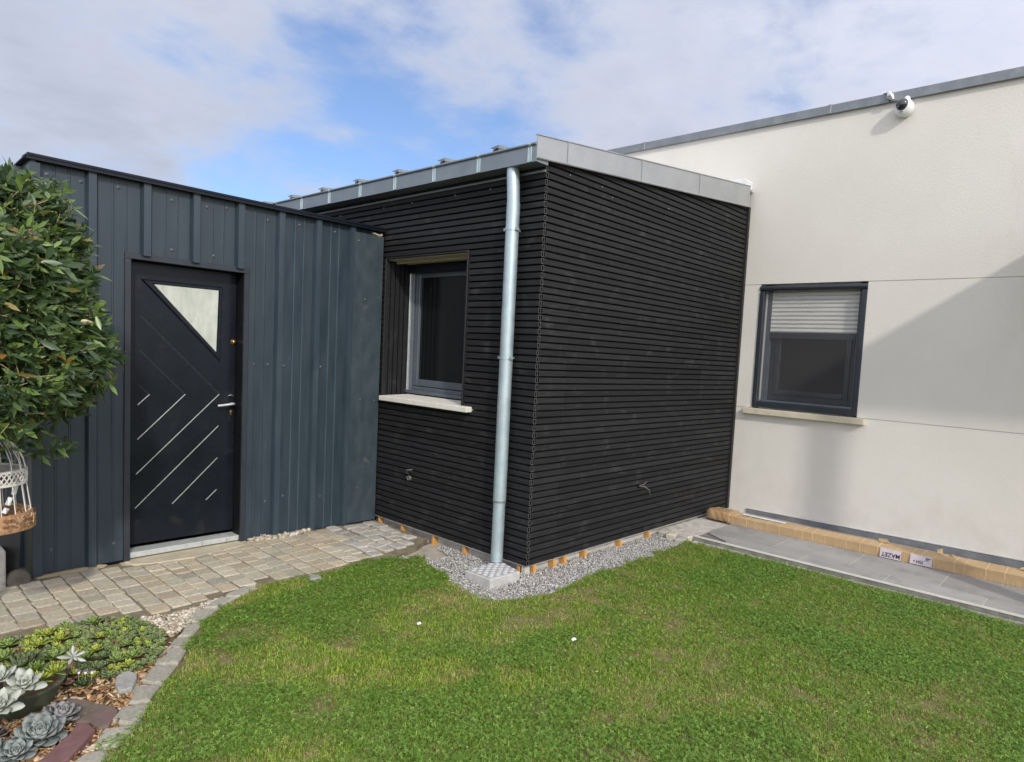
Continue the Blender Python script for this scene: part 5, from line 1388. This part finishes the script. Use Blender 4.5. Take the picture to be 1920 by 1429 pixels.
def build_lawn():
    r = np.random.default_rng(77)
    bb = (-4.0, 1.75, -4.9, 1.0)
    n = 1900000
    P = np.column_stack([r.uniform(bb[0], bb[1], n), r.uniform(bb[2], bb[3], n)])
    # soften the outline a little
    Q = P + np.column_stack([fbm(P[:, 0] * 9, P[:, 1] * 9, 3) - .5, fbm(P[:, 0] * 9 + 40, P[:, 1] * 9, 3) - .5]) * .17
    k = inpoly(Q, LAWN)
    # keep what the photo sees, plus a margin
    f2 = np.array([.7617, .6470]); rt = np.array([.6470, -.7617]); d = P - np.array([-3.338, -3.141]); dep = d @ f2; lat = d @ rt
    k &= ((dep > 2.1) & (np.abs(lat / np.maximum(dep, .1) + .06) < .95)) | ((dep > .3) & (np.abs(lat) < 4.2) & (r.random(len(P)) < .40))
    n1, n2, n3 = lawn_fields(P[:, 0], P[:, 1])
    bare = np.clip((n2 * .4 + n3 * .6 - .58) * 11, 0, 1) * np.clip((.62 - n1) * 6, .15, 1)
    # worn ring next to the gravel
    edge = np.exp(-((np.hypot(P[:, 0] + .15, P[:, 1] + .05) - .62) / .22) ** 2)
    bare = np.clip(bare + edge * np.clip((n3 - .40) * 4, 0, .75), 0, 1)
    k &= r.random(len(P)) > bare * .70
    P = P[k]; n1 = n1[k]; n2 = n2[k]; n3 = n3[k]; bare = bare[k]; n = len(P)
    clover = np.clip((fbm(P[:, 0] * 1.9 + 70, P[:, 1] * 1.9 + 20, 3) - .47) * 7, 0, 1)
    east = 1 / (1 + np.exp(-(P[:, 0] - .15 - .6 * (P[:, 1] + 1.2)) * 2.2))
    isc = r.random(n) < clover * .40 + .05 + .16 * east
    z0 = .004 * n3
    # --- blades
    B = P[~isc]; m = len(B); nb1, nb2, nb3, bb_ = n1[~isc], n2[~isc], n3[~isc], bare[~isc]
    h = np.where(r.random(m) < .05, r.uniform(.022, .040, m), r.uniform(.008, .021, m)) * (.35 + 1.15 * fbm(B[:, 0] * 16 + 5, B[:, 1] * 16 + 50, 3)) * (.8 + .5 * nb1) * (1 - .4 * bb_); w = r.uniform(.0014, .0026, m)
    ph = r.uniform(0, 2 * np.pi, m); lean = r.uniform(.2, 1.45, m)
    dx, dy = np.cos(ph), np.sin(ph); sx, sy = -dy, dx
    def at(t, wd):
        hx = h * np.sin(lean * t) * t; hz = h * np.cos(lean * t * .8) * t
        c = np.column_stack([B[:, 0] + dx * hx, B[:, 1] + dy * hx, hz]); s = np.column_stack([sx, sy, np.zeros(m)]) * (w * wd)[:, None]
        return c + s, c - s, c
    a0, b0, _ = at(.0, .5); a1, b1, _ = at(.55, .5); _, _, tip = at(1.0, 0)
    V1 = np.stack([a0, b0, a1, b1, tip], axis=1).reshape(-1, 3)
    F1 = (np.arange(m)[:, None, None] * 5 + np.array([(0, 1, 3), (0, 3, 2), (2, 3, 4)])[None]).reshape(-1, 3)
    pal = np.array([(.190, .308, .028), (.245, .365, .036), (.320, .420, .052), (.085, .148, .018), (.420, .440, .100)])
    c1 = pal[r.choice(5, m, p=[.30, .26, .18, .16, .10])] * r.uniform(.45, 1.45, m)[:, None]
    yel = np.clip((nb2 - .47) * 5, 0, 1) * .75 + bb_ * .6
    dry = r.random(m) < np.clip((fbm(B[:, 0] * 11 + 90, B[:, 1] * 11 + 33, 3) - .50) * 3.0, 0, .50) + yel * .22 + .06
    c1[dry] = np.array((.42, .35, .17)) * r.uniform(.6, 1.25, dry.sum())[:, None]
    eb = east[~isc]; warm = np.clip((nb1 - .36 - .16 * eb) * 3.2, 0, 1)[:, None]; c1 = c1 * (1.12 - .14 * eb)[:, None]
    c1 = c1 * (1 + warm * np.array([.34, .16, -.05]) * .36 * (.25 + .9 * fbm(B[:, 0] * 7 + 3, B[:, 1] * 7 + 61, 3))[:, None])
    # --- clover leaflets: three small rounded discs on a level plane
    Cc = P[isc]; mc = len(Cc); hz = r.uniform(.006, .030, mc); rad = r.uniform(.0022, .0044, mc); p0 = r.uniform(0, 2 * np.pi, mc)
    tl = np.column_stack([r.normal(0, .35, mc), r.normal(0, .35, mc)])
    Vc = []; tri = []
    for j in range(3):
        a = p0 + j * 2.094
        ring = []
        for (rr_, da) in ((0.0, 0), (1.1, -.55), (1.9, -.32), (1.75, 0), (1.9, .32), (1.1, .55)):
            px = np.cos(a + da) * rad * rr_; py = np.sin(a + da) * rad * rr_
            ring.append(np.column_stack([Cc[:, 0] + px, Cc[:, 1] + py, hz + px * tl[:, 0] + py * tl[:, 1]]))
        Vc.append(np.stack(ring, axis=1))
    V2 = np.concatenate(Vc, axis=1).reshape(-1, 3)      # 18 verts each
    ft = []
    for j in range(3):
        o = 6 * j; ft += [(o, o + 1, o + 2), (o, o + 2, o + 3), (o, o + 3, o + 4), (o, o + 4, o + 5)]
    F2 = (np.arange(mc)[:, None, None] * 18 + np.array(ft)[None]).reshape(-1, 3) + len(V1)
    palc = np.array([(.125, .232, .034), (.172, .305, .048), (.245, .375, .076)])
    c2 = palc[r.integers(0, 3, mc)] * r.uniform(.62, 1.22, mc)[:, None]
    V = np.vstack([V1, V2]); F = np.vstack([F1, F2]); T = np.vstack([np.repeat(c1, 5, axis=0), np.repeat(c2, 18, axis=0)])
    o = np_obj('grass', V, F, leaf_grass, tint=T)
    tag(o, 'short green lawn with clover and dry patches in front of the extension', 'grass', kind='stuff')


build_lawn()

LV = [(-2.5, -.35), (-2.2, .12), (-1.8, .65), (-1.1, .85), (-.45, .8), (-.55, 0), (-.4, -.35), (1.0, -.45), (1.65, -.5), (1.7, -2.9), (-.1, -3.0), (-1.6, -1.6)]
tag(chips('dry_clippings', LV, (-2.6, 1.75, -3, 1), 800, (.004, .011), .25, [(.46, .38, .22), (.36, .26, .13), (.55, .49, .34), (.24, .17, .09)], chip_m, 15, elong=4.0, zf=lambda x, y: .012, zj=.012), 'dry straw and leaf bits scattered through the lawn', 'clippings', kind='stuff')
# litter on the lawn
for (a, b, s_, lb) in [(-1.098, -.233, .014, 'white paper scrap on the lawn, the one farther from the terrace'), (-.61, -.957, .017, 'white curled scrap on the lawn, the one nearer the middle foreground')]:
    q = MB(); q.extrude([(a - s_, b - .006, .024), (a + s_ * .6, b - .012, .027), (a + s_, b + .008, .030), (a - s_ * .4, b + .012, .026)], (0, 0, .002)); tag(obj('paper_scrap', q, white_plastic), lb, 'scrap', 'white scraps on the lawn')
q = MB(); q.extrude([(-1.19, .80, .004), (-1.11, .79, .004), (-1.10, .86, .004), (-1.15, .90, .004)], (0, 0, .024)); tag(obj('pale_stone', q, greystone_m, bevel=.006), 'small pale grey stone at the lawn edge by the path', 'stone')
